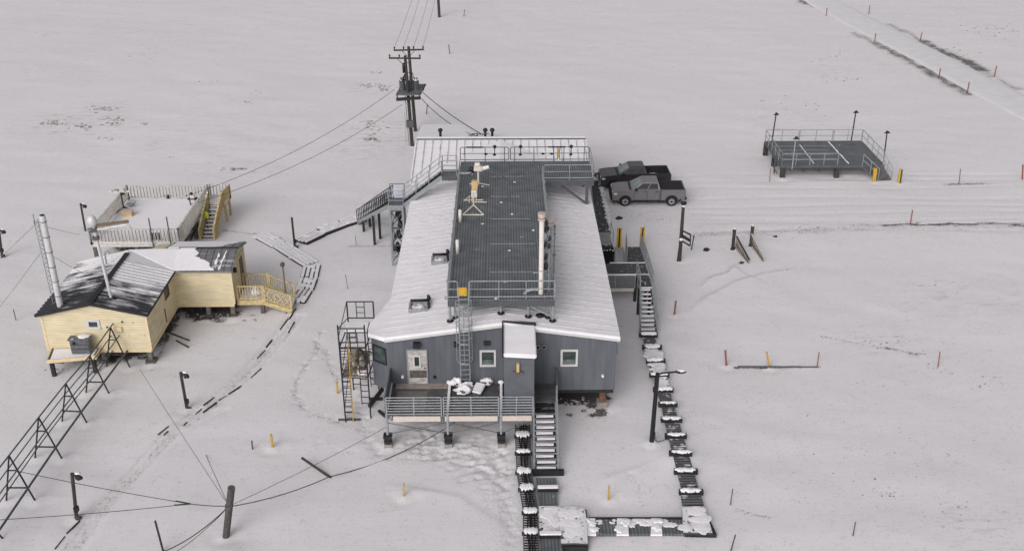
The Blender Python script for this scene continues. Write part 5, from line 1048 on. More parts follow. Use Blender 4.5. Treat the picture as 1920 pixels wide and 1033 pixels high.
p = G(316, 372, DZ); T = thing('radiation_frame', 'low black two-armed frame at the back fence of the deck', 'instrument', p); MB().beam((p.x-1.0, p.y, DZ+.05), (p.x, p.y, DZ+.2), .06, .05).beam((p.x, p.y, DZ+.2), (p.x+1.1, p.y, DZ+.02), .06, .05).build('arms', 'iron_black', T); MB().box((p.x-.14, p.y-.1, DZ), (p.x+.14, p.y+.1, DZ+.26)).build('hub', 'black', T)
p = G(363, 385, DZ); T = thing('sensor_table', 'small dark sensor stand near the head of the deck stairs', 'instrument', p); MB().box((p.x-.35, p.y-.2, DZ+.52), (p.x+.35, p.y+.2, DZ+.58)).build('top', 'iron_black', T); MB().beam((p.x-.2, p.y, DZ), (p.x-.25, p.y, DZ+.52), .07, .07).build('leg', 'iron_black', T); MB().beam((p.x+.2, p.y, DZ), (p.x+.15, p.y, DZ+.52), .07, .07).build('leg', 'galv', T); MB().box((p.x-.15, p.y-.1, DZ+.581), (p.x+.15, p.y+.1, DZ+.85)).build('sensor_body', 'ivory', T); MB().lump((p.x-.05, p.y, DZ+.95), .12, .12, .12, 1, 0, 8, 5, .05).build('sensor_dome', 'black', T)
for (px, py, tr), lb in (((287, 457, 409), 'thin dark post standing at the front fence of the white deck, left of a pair'), ((320.5, 457, 407), 'thin dark post standing at the front fence of the white deck, right of a pair')):
    p = G(px, py, DZ); p.y = y0_-.12; h = XY(px, tr, p.y).z; o = MB().tube((p.x, p.y, .0), (XY(px-8.5, tr, p.y).x, p.y, h), .045).build('fence_post', 'steel_dark', None, (p.x, p.y, 0)); tag(o, lb, 'post', 'thin posts at the white deck')

# person in a hi-vis jacket beside the deck stairs
def skin_fig(name, mt, joints, edges, parent, sub=1):
    me = bpy.data.meshes.new(name); off = WLOC[parent.name_full]; me.from_pydata([Vector(j[:3]) for j in joints], edges, [])
    o = bpy.data.objects.new(name, me); C.objects.link(o); o.parent = parent; me.materials.append(M[mt])
    sk = o.modifiers.new('skin', 'SKIN'); sk.use_smooth_shade = True
    for i, j in enumerate(joints):
        me.skin_vertices[0].data[i].radius = (j[3], j[4] if len(j) > 4 else j[3]); me.skin_vertices[0].data[i].use_root = (i == 0)
    s_ = o.modifiers.new('sub', 'SUBSURF'); s_.levels = s_.render_levels = sub; return o
ph = G(367.5, 391, 1.74); pp_ = V(max(ph.x, x1+.27), ph.y-.02, 0)
T = thing('person', 'person in a bright yellow hi-vis jacket standing between the white deck and its stairs', 'person', pp_)
J = [(0, 0, .95, .13, .10), (0, 0, 1.15, .13, .10), (0, 0, 1.38, .16, .11), (0, .0, 1.50, .055), (0, -.02, 1.60, .085, .095), (0, -.02, 1.70, .075, .09),
     (.18, 0, 1.40, .06), (.25, -.02, 1.15, .045), (.22, -.16, .95, .032), (.21, -.21, .89, .03), (-.18, 0, 1.40, .06), (-.25, .0, 1.14, .045), (-.25, -.06, .90, .032), (-.25, -.08, .83, .03),
     (.10, 0, .86, .085), (.11, -.02, .48, .06), (.11, .02, .09, .045), (.12, -.12, .05, .04), (-.10, 0, .86, .085), (-.11, -.03, .48, .06), (-.11, .0, .09, .045), (-.12, -.13, .05, .04)]
Ed = [(0, 1), (1, 2), (2, 3), (3, 4), (4, 5), (2, 6), (6, 7), (7, 8), (8, 9), (2, 10), (10, 11), (11, 12), (12, 13), (0, 14), (14, 15), (15, 16), (16, 17), (0, 18), (18, 19), (19, 20), (20, 21)]
for (hi, sx) in ((9, 1), (13, -1)):
    bx, by, bz = J[hi][:3]
    for k in range(4): J.append((bx+(k-1.5)*.016, by-.015, bz-.04-(.008 if k in (1, 2) else 0), .008)); J.append((bx+(k-1.5)*.017, by-.03, bz-.08, .007)); Ed += [(hi, len(J)-2), (len(J)-2, len(J)-1)]
    J.append((bx-sx*.035, by-.03, bz-.02, .009)); J.append((bx-sx*.04, by-.05, bz-.05, .008)); Ed += [(hi, len(J)-2), (len(J)-2, len(J)-1)]
body = skin_fig('body', 'skin', J, Ed, T)
skin_fig('hi_vis_jacket', 'hivis', [(0, 0, .84, .20, .16), (0, 0, 1.12, .19, .15), (0, 0, 1.36, .20, .15), (0, 0, 1.46, .12, .11), (.20, 0, 1.39, .09), (.265, -.02, 1.14, .075), (.23, -.15, .97, .06), (-.20, 0, 1.39, .09), (-.265, 0, 1.13, .075), (-.25, -.06, .93, .06)], [(0, 1), (1, 2), (2, 3), (2, 4), (4, 5), (5, 6), (2, 7), (7, 8), (8, 9)], T)
skin_fig('trousers', 'navy', [(0, 0, .93, .16, .13), (.10, 0, .85, .11), (.11, -.02, .48, .085), (.11, .02, .12, .075), (-.10, 0, .85, .11), (-.11, -.03, .48, .085), (-.11, 0, .12, .075)], [(0, 1), (1, 2), (2, 3), (0, 4), (4, 5), (5, 6)], T)
MB().lump(pp_+V(0, .015, 1.69), .105, .115, .12, 1, .5, 12, 8, .03).build('hair', 'hair', T)
MB().lump(pp_+V(.035, -.11, 1.66), .014, .01, .01, 1, 0, 6, 4, 0).lump(pp_+V(-.035, -.11, 1.66), .014, .01, .01, 1, 0, 6, 4, 0).build('eyes', 'black', T); MB().lump(pp_+V(0, -.125, 1.62), .014, .02, .022, 1, 0, 6, 4, 0).build('nose', 'skin', T); MB().box(pp_+V(-.025, -.115, 1.575), pp_+V(.025, -.105, 1.583)).build('mouth', 'rust', T)
for s in (-1, 1): MB().lump(pp_+V(s*.095, -.01, 1.63), .012, .02, .03, 1, 0, 6, 4, 0).build('ear', 'skin', T)

# ================================================================== PIPE RACK OF A-FRAMES
T = thing('pipe_rack', 'row of dark steel A-frames carrying long pipes away from the hut', 'pipe rack', (-23.2, 46, 0))
fs_ = [((199, 686), (244, 687), 613.4), ((160, 736), (206, 737.5), 667), ((115, 791), (165, 794), 718.7), ((64, 860), (118.7, 861), 782.4), ((10.5, 939), (68, 939), 853.7)]
ap = []; lowR = []; lowL = []; midL = []; midR = []
for a_, b_, tr in fs_:
    a_, b_ = G(*a_), G(*b_); c_ = (a_+b_)/2; c_.z = HT(c_.copy(), tr); ap.append(c_); f_ = MB()
    f_.tube(a_-V(0, 0, .15), c_, .042).tube(b_-V(0, 0, .15), c_, .042); l0, r0_ = a_.lerp(c_, .30), b_.lerp(c_, .30); l1, r1_ = a_.lerp(c_, .68), b_.lerp(c_, .68); f_.tube(l0, r0_, .04).tube(l1, r1_, .035); f_.build('a_frame', 'iron_black', T)
    lowR.append(r0_+V(.05, 0, .06)); lowL.append(l0+V(.2, 0, .06)); midL.append(l1+V(0, 0, .05)); midR.append(r1_+V(0, 0, .05))
def ext(p): return [p[0]+(p[0]-p[1])*.25]+p+[p[-1]+(p[-1]-p[-2])*1.6]
for pts, r_ in ((ext(ap), .038), (ext(lowR), .055), (ext(lowL), .03), (ext(midL), .03), (ext(midR), .032)): MB().path(pts, r_, 8).build('pipe', 'steel_dark', T)
q = G(3, 1010); MB().tube(q+V(-.3, 0, .8), q+V(.12, 0, -.1), .04).build('a_frame', 'iron_black', T)

# ================================================================== POLES, STAKES, WIRES
def lamp_pole(bx, by, tx, ty, lb, r=.085, head=True, box=True, gr='short dark poles with lamps'):
    b_ = G(bx, by); q = XY(tx, ty, b_.y); T_ = thing('lamp_pole', lb, 'pole', b_, gr); MB().tube(b_-V(0, 0, .3), q, r, r*.95, 10).build('post', 'pole_wood', T_)
    if head: MB().beam(q+V(0, 0, -.05), q+V(.28, -.05, -.12), .1, .1).lump(q+V(.3, -.06, -.2), .17, .13, .13, bx, 0, 10, 6).build('lamp', 'iron_black', T_); MB().lump(q+V(.24, 0, -.0), .14, .10, .05, 3, .5, 8, 5).build('snow_cap', 'snow', T_)
    if box: c_ = b_.lerp(q, .24); MB().box((c_.x-.02, c_.y-.16, c_.z-.14), (c_.x+.17, c_.y+.05, c_.z+.12)).build('junction_box', 'black', T_); MB().lump(b_+V(.12, -.02, .08), .17, .12, .12, 2, 0, 8, 5).build('base', 'pole_wood', T_)
lamp_pole(142.5, 972, 135, 887, 'short dark lamp pole between the A-frame rack and the thick leaning post')
lamp_pole(351, 768, 338.5, 698, 'short dark lamp pole beside the snowed-in boardwalk, right of the yellow hut')
lamp_pole(553, 465, 547, 408, 'short dark pole at the bend where the two boardwalks meet', .08, False)
lamp_pole(160, 432, 151, 382, 'short dark lamp pole behind the left corner of the white deck', .075, True, False)
lamp_pole(3, 481, -2, 430, 'short dark lamp pole at the far left behind the hut')
b_ = G(421, 1007); q = XY(434, 914, b_.y-.1); T = thing('anchor_post', 'thick frosted wooden anchor post leaning right in the foreground snow', 'post', b_); MB().tube(b_-V(0, 0, .3), q, .155, .165, 14).build('trunk', 'frost_pole', T); MB().tube(q, q+(q-b_).normalized()*.02, .16, n=14).build('cut_end', 'old_wood', T); MB().tube(b_.lerp(q, .6), b_.lerp(q, .66), .175, n=14).build('wire_collar', 'steel_dark', T)
AN = b_.lerp(q, .64)
# street lamp
b_ = G(1221, 834); q = XY(1233, 700, b_.y); T = thing('street_lamp', 'black street lamp with a curved arm leaning over the grated walkway', 'street lamp', b_); MB().tube(b_-V(0, 0, .3), q, .125, .11, 12).build('post', 'black', T)
pts = [XY(x, y, b_.y) for x, y in ((1233, 702), (1243, 699), (1258, 698), (1266, 697))]; ar = MB().path(pts, .05, 8).build('arm', 'black', T); q2 = XY(1276, 697, b_.y); MB().lump(q2, .30, .14, .10, 1, .3, 14, 7, .03).build('lamp_head', 'iron_black', T); MB().lump(q2+V(.05, 0, .07), .22, .11, .05, 2, .7, 10, 5).build('snow_cap', 'snow', T)
MB().path([b_+V(.1, 0, .45), b_+V(.3, -.1, .25), b_+V(.8, .1, .3), b_+V(1.15, .15, .2)], .02, 5).build('cable', 'iron_black', T); MB().box(b_+V(.06, -.14, .5), b_+V(.16, .05, .8)).build('junction_box', 'iron_black', T)
# pole with a small frame near the trucks
b_ = G(1274, 489); q = XY(1281.5, 383, b_.y); T = thing('service_pole', 'dark wooden service pole with a small frame on its side near the trucks', 'pole', b_)
MB().tube(b_-V(0, 0, .3), q, .14, .11, 12).build('post', 'pole_wood', T); MB().box(q+V(-.18, -.12, 0), q+V(.2, .12, .16)).build('lamp', 'black', T); MB().lump(q+V(0, -.05, -.12), .12, .12, .08, 2, 0, 8, 5).build('snow_cap', 'snow', T)
w_ = [XY(x, y, b_.y-.15) for x, y in ((1280, 433), (1295, 440), (1294, 461), (1279, 452))]; mb = MB()
for i in range(4): mb.beam(w_[i], w_[(i+1) % 4], .06, .10)
mb.beam(w_[0].lerp(w_[3], .5), w_[1].lerp(w_[2], .55), .06, .2); mb.build('frame', 'black', T); MB().lump(XY(1277, 449, b_.y-.2), .14, .1, .1, 1, 0, 8, 5).build('snow_cap', 'snow', T)
MB().beam(b_+V(-.18, -.08, -.1), b_+V(-.12, -.08, 1.0), .07, .07).build('strut', 'pole_wood', T)
# stair handrails sticking out of the drift
for (bx, by, tr), quad, lb in (((1374, 466, 429), ((1381, 443), (1404, 485), (1401, 493), (1377, 462)), 'weathered picket handrail with a dark post half buried in a drift, left of two'), ((1408, 459, 423), ((1409, 438), (1432, 482), (1428, 489), (1408, 463)), 'weathered picket handrail with a dark post half buried in a drift, right of two')):
    b_ = G(bx, by); h = HT(b_.copy(), tr); T = thing('buried_handrail', lb, 'handrail', b_, 'handrails of a buried stairway'); t_ = XY(bx+3.5, tr, b_.y); MB().beam(b_-V(0, 0, .2), t_, .2, .2).build('post', 'pole_wood', T); MB().lump(t_, .13, .13, .06, 1, .5, 8, 5).build('snow_cap', 'snow', T)
    a0 = XY(*quad[0], b_.y-.05); a1 = G(*quad[1], .42); n_ = 10; m_ = MB()
    for k in range(n_): p = a0.lerp(a1, (k+.3)/n_); hh = .80*(1-k/n_)+.32; m_.beam(p-V(0, 0, hh), p, .055, .035, up=(.5, -1, 0))
    m_.build('pickets', 'brown_wood' , T); MB().beam(a0, a1+(a1-a0)*.06, .07, .09).build('top_rail', 'fence_wood' if bx > 1400 else 'iron_black', T); MB().beam(a0-V(0, 0, .6), a1-V(0, 0, .32), .05, .07).build('bottom_rail', 'old_wood', T)
    MB().lump(b_+V(-.05, -.2, .05), .18, .15, .18, bx, 0, 9, 5).build('base', 'iron_black', T)
# power pole pair
b1, b2 = G(773, 273), G(779, 246); t1, t2_ = XY(759.5, 105, b1.y), XY(766, 88, b2.y)
T = thing('power_pole', 'tall double wooden power pole with two crossarms and a transformer platform', 'power pole', (b1+b2)/2)
MB().tube(b1-V(0, 0, .3), t1, .17, .13, 12).build('pole', 'pole_wood', T); MB().tube(b2-V(0, 0, .3), t2_, .17, .13, 12).build('pole', 'pole_wood', T)
INS = []
for (x0, y0, x1_, y1__, Yp) in ((738, 95, 795, 93.5, b2.y-.2), (729, 109.5, 789, 110, b1.y-.2)):
    a_, c_ = XY(x0, y0, Yp), XY(x1_, y1__, Yp); ca = MB().beam(a_, c_, .12, .13).build('crossarm', 'pole_wood', T)
    for k in (.03, .33, .66, .97):
        q = a_.lerp(c_, k); INS.append(q+V(0, 0, .28)); MB().tube(q, q+V(0, 0, .18), .05).lump(q+V(0, 0, .24), .085, .085, .10, 1, 0, 8, 5, 0).build('insulator', 'iron_black', ca)
    mid = a_.lerp(c_, .48); MB().beam(a_.lerp(c_, .25), mid-V(0, 0, .7), .04, .05).beam(a_.lerp(c_, .72), mid-V(0, 0, .7), .04, .05).build('brace', 'steel_dark', ca)
Yp = b1.y+.5; f0_, f1_ = XY(743, 187, b1.y-.6), XY(789, 184, b1.y-.6)
MB().beam(f0_, f1_, .18, .26).build('platform_beam', 'iron_black', T); zf = f0_.z+.5; MB().slab([V(f0_.x, b1.y-.8, zf), V(f1_.x, b1.y-.8, zf), V(f1_.x+.3, b1.y+2.6, zf), V(f0_.x+.2, b1.y+2.6, zf)], .08).build('platform', 'grating', T)
for x in (f0_.x+.1, f1_.x-.1): MB().beam((x, b1.y-.62, f0_.z), (x, b1.y-.62, zf+.1), .1, .1).build('hanger', 'iron_black', T)
for x in (-.62, .0, .62):
    c_ = V((f0_.x+f1_.x)/2+x, b1.y+.55+.2*abs(x), zf); tr_ = MB().tube(c_, c_+V(0, 0, .85), .27, n=12).build('transformer', 'steel_dark', T); MB().tube(c_+V(-.1, 0, .85), c_+V(-.1, 0, 1.15), .05).tube(c_+V(.1, 0, .85), c_+V(.1, 0, 1.15), .05).build('bushing', 'iron_black', tr_); MB().lump(c_+V(0, 0, .9), .2, .2, .07, 1, .6, 9, 5).build('snow_cap', 'snow', tr_)
mb = MB()
for k in range(9): mb.path([V((f0_.x+f1_.x)/2+random.uniform(-.5, .5), b1.y+.2, zf+random.uniform(.6, 1.4)), V((f0_.x+f1_.x)/2+random.uniform(-.7, .7), b1.y-.1, zf+random.uniform(1, 2)), t1.lerp(b1, .18)], .03, 5)
mb.build('cabling', 'iron_black', T)
MB().beam(f1_+V(.2, .6, .5), f1_+V(.35, .6, 1.1), .12, .12).build('arrester', 'black', T)
q = b1.lerp(t1, .26); MB().box((q.x-.35, q.y-.45, q.z-.32), (q.x+.3, q.y-.16, q.z+.32)).build('meter_box', 'steel_dark', T); MB().tube(b1+V(-.28, -.1, 0), t1.lerp(b1, .4)+V(-.28, -.1, 0), .045).build('conduit', 'galv_clean', T); MB().tube(b1+V(-.55, .0, 0), b1+V(-.55, 0, 3.2), .02).build('guy_marker', 'galv_clean', T)
q = t1.lerp(b1, .12); MB().tube(q+V(-.2, -.1, -.5), q+V(-.2, -.1, .35), .12).build('fuse_cutout', 'black', T)
b_ = G(824, 33); T = thing('utility_pole', 'distant dark wooden utility pole at the top of the view', 'power pole', b_); MB().tube(b_-V(0, 0, .4), b_+V(-.3, 0, 9.5), .2, .15, 12).build('pole', 'pole_wood', T); fa_ = b_+V(-.3, -.2, 9.0); MB().beam(fa_+V(-1.3, 0, 0), fa_+V(1.3, 0, 0), .12, .13).build('crossarm', 'pole_wood', T)
FAR = [fa_+V(k, 0, .2) for k in (-1.25, -.5, .5, 1.25)]
def wire(a, b, sag, r, lb, mt='iron_black', gr=None, n=14):
    pts = [Vector(a).lerp(Vector(b), k/n)-V(0, 0, sag*4*(k/n)*(1-k/n)) for k in range(n+1)]
    o = MB().path(pts, r, 5).build('wire', mt, None, pts[0]); return tag(o, lb, 'cable', gr)
for i, k in enumerate((0, 1, 2, 3)): wire(INS[k], FAR[i], .8, .016, 'overhead power line running between the power pole and the distant utility pole', 'steel_dark', 'overhead power lines')
wire(XY(740, 168, b1.y), G(345, 369, 2.6), .9, .018, 'upper sagging cable from the power pole to the white deck', gr='cables to the deck'); wire(XY(755, 196, b1.y), G(372, 380, 2.6), .8, .018, 'lower sagging cable from the power pole to the white deck', gr='cables to the deck')
q = G(530, 304); 
wire(XY(793, 174, b1.y), (XY(905, 253, YR+.4)), .22, .034, 'upper service cable from the power pole to the rear roof', gr='cables to the roof'); wire(XY(791, 186, b1.y), XY(895, 256, YR+.4), .5, .03, 'lower service cable from the power pole to the rear roof', gr='cables to the roof')
for i, (a_, b_) in enumerate(GUY): wire(a_, b_, .05, .011, ('guy wire running left from the top of the lattice mast', 'guy wire running right from the top of the lattice mast', 'guy wire running left from three quarters up the lattice mast', 'guy wire running down to the hut roof from the lattice mast')[i], 'steel_dark', 'mast guy wires')
sp = G(357, 944, .9); wire(AN, sp, .05, .02, 'short guy cable from the thick anchor post to the left splitter'); wire(sp, G(30, 882, .6), .08, .016, 'upper branch of the forked guy cable left of the anchor post'); wire(sp, G(-20, 975, .6), .08, .016, 'lower branch of the forked guy cable left of the anchor post')
o = MB().tube(sp+V(-.0, 0, 0), sp.lerp(G(30, 882, .6), .08), .035).tube(sp, sp.lerp(G(-20, 975, .6), .08), .035).build('turnbuckle', 'iron_black', None, sp); tag(o, 'dark forked turnbuckle joining the guy cables left of the anchor post', 'turnbuckle')
wire(AN, G(306, 1034, .2), .25, .024, 'dark guy cable from the anchor post down to the slanted stick'); wire(AN, G(330, 1034, .5), .15, .014, 'second guy cable from the anchor post towards the slanted stick')
wire(AN+V(.2, 0, 0), XY(742, 838, DY0-1.2) if False else G(618, 893, .15), .2, .022, 'cable sagging from the anchor post to the fallen beam'); wire(G(618, 893, .15), XY(880, 772, 46.0), .55, .022, 'cable from the fallen beam up under the front porch'); wire(AN+V(.2, 0, .1), XY(725, 800, DY0), .1, .013, 'thin straight guy wire from the anchor post to the porch post', 'steel_dark')
wire(AN, G(262, 692, .4), .06, .013, 'thin guy wire from the anchor post up to the hut corner', 'steel_dark'); wire(AN, XY(385, 850, 44), .05, .016, 'short thin wire stub above the anchor post', 'steel_dark')
def stick(x0, y0, x1_, y1__, lb, name, cat, r=.05, z1=None, mt='pole_wood', gr=None):
    a_ = G(x0, y0); b_ = XY(x1_, y1__, a_.y) if z1 is None else G(x1_, y1__, z1); o = MB().tube(a_-(b_-a_)*.08, b_, r).build(name, mt, None, a_); return tag(o, lb, cat, gr)
stick(306, 1033, 291, 976, 'slanted dark stick in the bottom left foreground', 'leaning_stick', 'stick', .05)
stick(617, 893, 566, 858, 'dark beam leaning in the snow where two cables meet', 'leaning_beam', 'beam', .065, .35)
stick(352, 637, 313, 622, 'upper of two dark timbers lying by the hut wall', 'fallen_timber', 'timber', .05, .3, 'pole_wood', 'timbers beside the hut'); stick(352, 650, 330, 638, 'lower of two dark timbers lying by the hut wall', 'fallen_timber', 'timber', .05, .2, 'pole_wood', 'timbers beside the hut')
stick(1296, 469, 1301.5, 441, 'thin leaning stick beside the framed service pole', 'leaning_stick', 'stick', .045)
ST = [(511, 838, 508, 814, .06, 'stake_y', 'yellow stake in the snow right of the boardwalk remains'), (473.5, 841, 472, 826, .04, 'stake_d', 'small grey stub left of the yellow stake near the boardwalk'), (757, 932, 757.5, 906, .045, 'stake_y', 'thin yellow stake in the open snow below the front porch'), (1141, 938, 1142, 910, .045, 'stake_y', 'thin yellow stake above the grated corner pad'),
      (633, 738, 631.5, 716, .06, 'stake_y', 'yellow stake beside the scaffold'), (1264, 590, 1267.5, 564, .06, 'stake_r', 'dark red stake right of the side stairs'), (1362, 685, 1360, 657, .065, 'stake_r', 'dark red stake at the left end of the half-buried pipe'), (1442, 687, 1438, 660, .065, 'stake_y', 'yellow stake in the middle of the half-buried pipe'),
      (1532, 688, 1536, 660, .03, 'stake_r', 'thin pinkish stake at the right end of the half-buried pipe'), (1759, 686, 1762.5, 660, .03, 'stake_r', 'lone thin pinkish stake far right of the half-buried pipe'), (1707, 421, 1711, 394, .045, 'stake_r', 'thin orange stake on the dark earth line at the right'), (1798, 345, 1801, 317, .03, 'stake_d', 'thin grey stake right of the equipment pad'),
      (1917, 337, 1918, 309, .06, 'stake_r', 'red stake at the right edge level with the equipment pad'), (843, 102, 841.5, 84, .07, 'stake_r', 'red stake in the far snow right of the power pole top'), (869.5, 31, 872, 18, .07, 'stake_r', 'most distant red stake near the far utility pole'), (799.5, 215, 801.5, 197, .06, 'stake_d', 'dark stake under the service cables at the power pole'),
      (1549, 30, 1551, 15, .058, 'stake_r', 'farthest red marker on the left verge of the snow road'), (1629, 26.5, 1631, 11, .058, 'stake_r', 'farthest red marker on the right verge of the snow road'), (1640, 79, 1642, 63.5, .058, 'stake_r', 'second farthest red marker on the left verge of the snow road'), (1725.5, 76, 1729, 61, .058, 'stake_r', 'middle red marker on the right verge of the snow road'),
      (1760, 148, 1763.5, 129, .058, 'stake_r', 'second nearest red marker on the left verge of the snow road'), (1813.5, 176, 1817.5, 154, .058, 'stake_r', 'nearest red marker on the left verge of the snow road'), (1864, 144.5, 1869, 124, .058, 'stake_r', 'nearest red marker on the right verge of the snow road'), (1369.5, 946, 1374, 916, .025, 'stake_d', 'thin grey reed-like marker right of the walkway corner'),
      (1599, 1006, 1604, 978, .025, 'stake_d', 'thin grey reed-like marker low in the open snow at right'), (1370, 1033, 1379, 1002, .03, 'stake_d', 'thin grey marker at the bottom edge right of the walkway'), (652, 542, 648, 515, .02, 'stake_d', 'very thin grey marker between hut and grey building'), (30, 600, 25, 580, .025, 'stake_d', 'tiny grey marker in the snow left of the hut'),
      (668, 460, 666, 442, .02, 'stake_d', 'thin grey marker left of the roof staircase tower')]
for x0, y0, x1_, y1__, r_, mt, lb in ST:
    a_ = G(x0, y0); b_ = XY(x1_, y1__, a_.y); o = MB().beam(a_-(b_-a_)*.25, b_, r_*1.7, r_*1.4).build('marker_stake', mt, None, a_); tag(o, lb, 'stake', 'marker stakes')
# dead grass and frozen clods poking through the thin cover, in the patches where the photo shows them
M['dead_grass'] = mat('dead_grass', S(142, 135, 133), .95, 0, .35, 5, snow=.46, ssc=6)
gr_ = MB()
for px, py, rx, ry, n_, s_ in ((100, 232, 34, 5, 34, 1.0), (150, 238, 30, 6, 26, .9), (195, 205, 34, 6, 30, 1.0), (215, 228, 22, 7, 26, 1.1), (270, 232, 16, 3, 8, .7), (195, 260, 30, 3, 12, .7), (690, 160, 30, 4, 30, 1.0), (718, 168, 25, 4, 18, .9), (700, 240, 26, 14, 26, .9), (695, 262, 14, 6, 16, 1.4), (445, 318, 24, 3, 26, 1.0), (470, 192, 9, 4, 7, .9), (395, 155, 26, 4, 10, .6), (260, 100, 60, 12, 14, .6), (90, 65, 50, 10, 10, .6), (700, 135, 16, 2, 6, .7), (480, 175, 12, 3, 6, .5), (330, 290, 60, 8, 8, .5),
                              (1860, 58, 50, 14, 40, .8), (1790, 100, 40, 12, 20, .7), (1550, 110, 60, 16, 22, .6), (1580, 150, 50, 8, 16, .7), (1500, 200, 60, 20, 20, .6), (1300, 100, 120, 40, 30, .5), (1050, 120, 90, 40, 24, .5),
                              (1640, 642, 50, 14, 18, .45), (1720, 660, 30, 5, 12, .5), (1760, 540, 50, 20, 14, .45), (1850, 715, 30, 12, 18, .5), (1760, 690, 40, 14, 14, .45), (1640, 720, 40, 16, 12, .4), (1700, 850, 120, 50, 40, .35), (1560, 900, 110, 50, 30, .32), (1800, 960, 70, 30, 22, .35), (1660, 925, 40, 12, 18, .4), (1500, 780, 80, 30, 10, .3),
                              (1345, 440, 30, 10, 16, .5), (1530, 430, 70, 6, 26, .5), (1180, 402, 60, 12, 40, .35), (1230, 412, 40, 8, 24, .35), (1100, 790, 30, 20, 16, .35), (470, 590, 30, 6, 10, .5), (470, 598, 14, 3, 5, .6), (410, 592, 60, 8, 30, .7), (1090, 755, 40, 8, 26, .7), (120, 690, 40, 6, 12, .5)):
    for k in range(n_):
        p = G(px+random.gauss(0, .5)*rx, py+random.gauss(0, .5)*ry); r_ = s_*random.uniform(.05, .16)*(1 if s_ > .55 else .8); gr_.lump((p.x, p.y, gz(p.x, p.y)+.0), r_*random.uniform(1, 1.9), r_, r_*.55, random.random()*99, .2, 6, 4, .35)
tag(gr_.build('dead_grass', 'dead_grass'), kind='stuff')
# half-buried pipe along the stakes, clods, small debris
a_, b_ = G(1383, 687, .03), G(1533, 688, .03); o = MB().tube(a_, b_, .05).build('buried_pipe', 'steel_dark', None, a_); tag(o, 'thin dark pipe lying half buried between the marker stakes', 'pipe')
for px, py, s_, lb in ((1324, 470, .16, 'dark clod on the snow between the service pole and handrails'), (1119, 411, .0, ''), (1160, 411, .2, 'dark clod beside the matted walkway near the trucks'), (527, 307, .0, ''), (1453, 445, .1, 'small clod right of the buried handrails'), (1390, 494, .12, 'dark clod at the foot of the buried handrails')):
    if s_: p = G(px, py); o = MB().lump(p+V(0, 0, .05), s_*1.3, s_, s_*.8, px, .3, 9, 6, .35).lump(p+V(s_*1.2, .1, .03), s_*.6, s_*.5, s_*.5, px+2, .3, 8, 5, .3).build('clod', 'iron_black', None, p); tag(o, lb, 'clod', 'dark clods on the snow')

# ================================================================== SCAFFOLD
A = G(649, 782); Yn, Yq = A.y, A.y+2.55
T = thing('scaffold', 'rusty tubular scaffold with snowy planks and a yellow ladder beside the grey building', 'scaffold', (A.x+.6, A.y, 0))
nx0, nx1 = -8.56, -7.18; fx0_, fx1_ = -8.42, -7.0; zt1, zt2 = 5.50, 5.72; zpl1, zpl2 = 4.42, 2.62
for x, y, zt_ in ((nx0, Yn, zt1+.2), (nx1, Yn, zt1+.2), (fx0_, Yq, zt2), (fx1_, Yq, zt2)): MB().tube((x, y, -.2), (x, y, zt_), .04).build('upright', 'iron_black', T)
mb = MB()
for (x0, x1_, y, z0, z1) in ((nx0, nx1, Yn, zpl1+.25, zt1), (fx0_, fx1_, Yq, zpl1+.30, zt2)):
    mb.tube((x0, y, z1), (x1_, y, z1), .035).tube((x0, y, z0), (x1_, y, z0), .035)
    xm = (x0+x1_)/2
    for s in (-.22, .22): mb.tube((xm+s, y, z0), (xm+s, y, z1), .025)
    for k in (1, 2): mb.tube((xm-.22, y, z0+(z1-z0)*k/3), (xm+.22, y, z0+(z1-z0)*k/3), .022)
mb.build('guard_frame', 'iron_black', T)
for s, mt in ((0, 'iron_black'), (1, 'iron_black')):
    xa_ = nx0 if s == 0 else nx1-.42; lf = MB(); z = .35 if s == 0 else .9
    lf.tube((xa_+.42 if s == 0 else xa_, Yn, z-.1), (xa_+.42 if s == 0 else xa_, Yn, zpl1), .028)
    while z < zpl1-.1: lf.tube((xa_, Yn, z), (xa_+.42, Yn, z), .024); z += .38
    lf.build('ladder_frame', mt, T)
    lf = MB(); z = .5; 
    while z < zpl1: lf.tube((fx0_ if s == 0 else fx1_-.42, Yq, z), (fx0_+.42 if s == 0 else fx1_, Yq, z), .022); z += .38
    lf.tube((fx0_+.42 if s == 0 else fx1_-.42, Yq, .3), (fx0_+.42 if s == 0 else fx1_-.42, Yq, zpl1), .025); lf.build('ladder_frame', mt, T)
for z in (zpl1-.08, zpl2-.08): MB().tube((nx0, Yn, z), (nx1, Yn, z), .05).tube((fx0_, Yq, z), (fx1_, Yq, z), .045).tube((nx0, Yn, z), (fx0_, Yq, z), .035).tube((nx1, Yn, z), (fx1_, Yq, z), .035).build('ledger', 'iron_black', T)
mb = MB().tube((nx0, Yn, zt1), (fx0_, Yq, zpl1+.3), .022).tube((nx0, Yn, .5), (fx0_, Yq, zpl2), .022).tube((nx1, Yn, zpl2), (fx1_, Yq, .5), .022).tube((nx0, Yn, zpl2), (fx0_, Yq, zpl1), .022).tube((fx0_, Yq, zt2), (nx0, Yn, zt1-.5), .022); mb.build('cross_brace', 'iron_black', T)
for z, nm in ((zpl2, 1),):
    for k in range(4): x = nx0+.08+(nx1-nx0-.2)*k/4; MB().box((x, Yn-.1, z-.05), (x+.28, Yq+.1, z)).build('plank', 'tarp', T)
MB().box((nx0+.06, Yn+1.5, zpl1-.05), (nx1-.1, Yq+.1, zpl1)).build('plank', 'old_wood', T); MB().box((nx0+.08, Yn+1.55, zpl1+.001), (nx1-.12, Yq+.05, zpl1+.07)).build('snow_cover', 'snow', T)
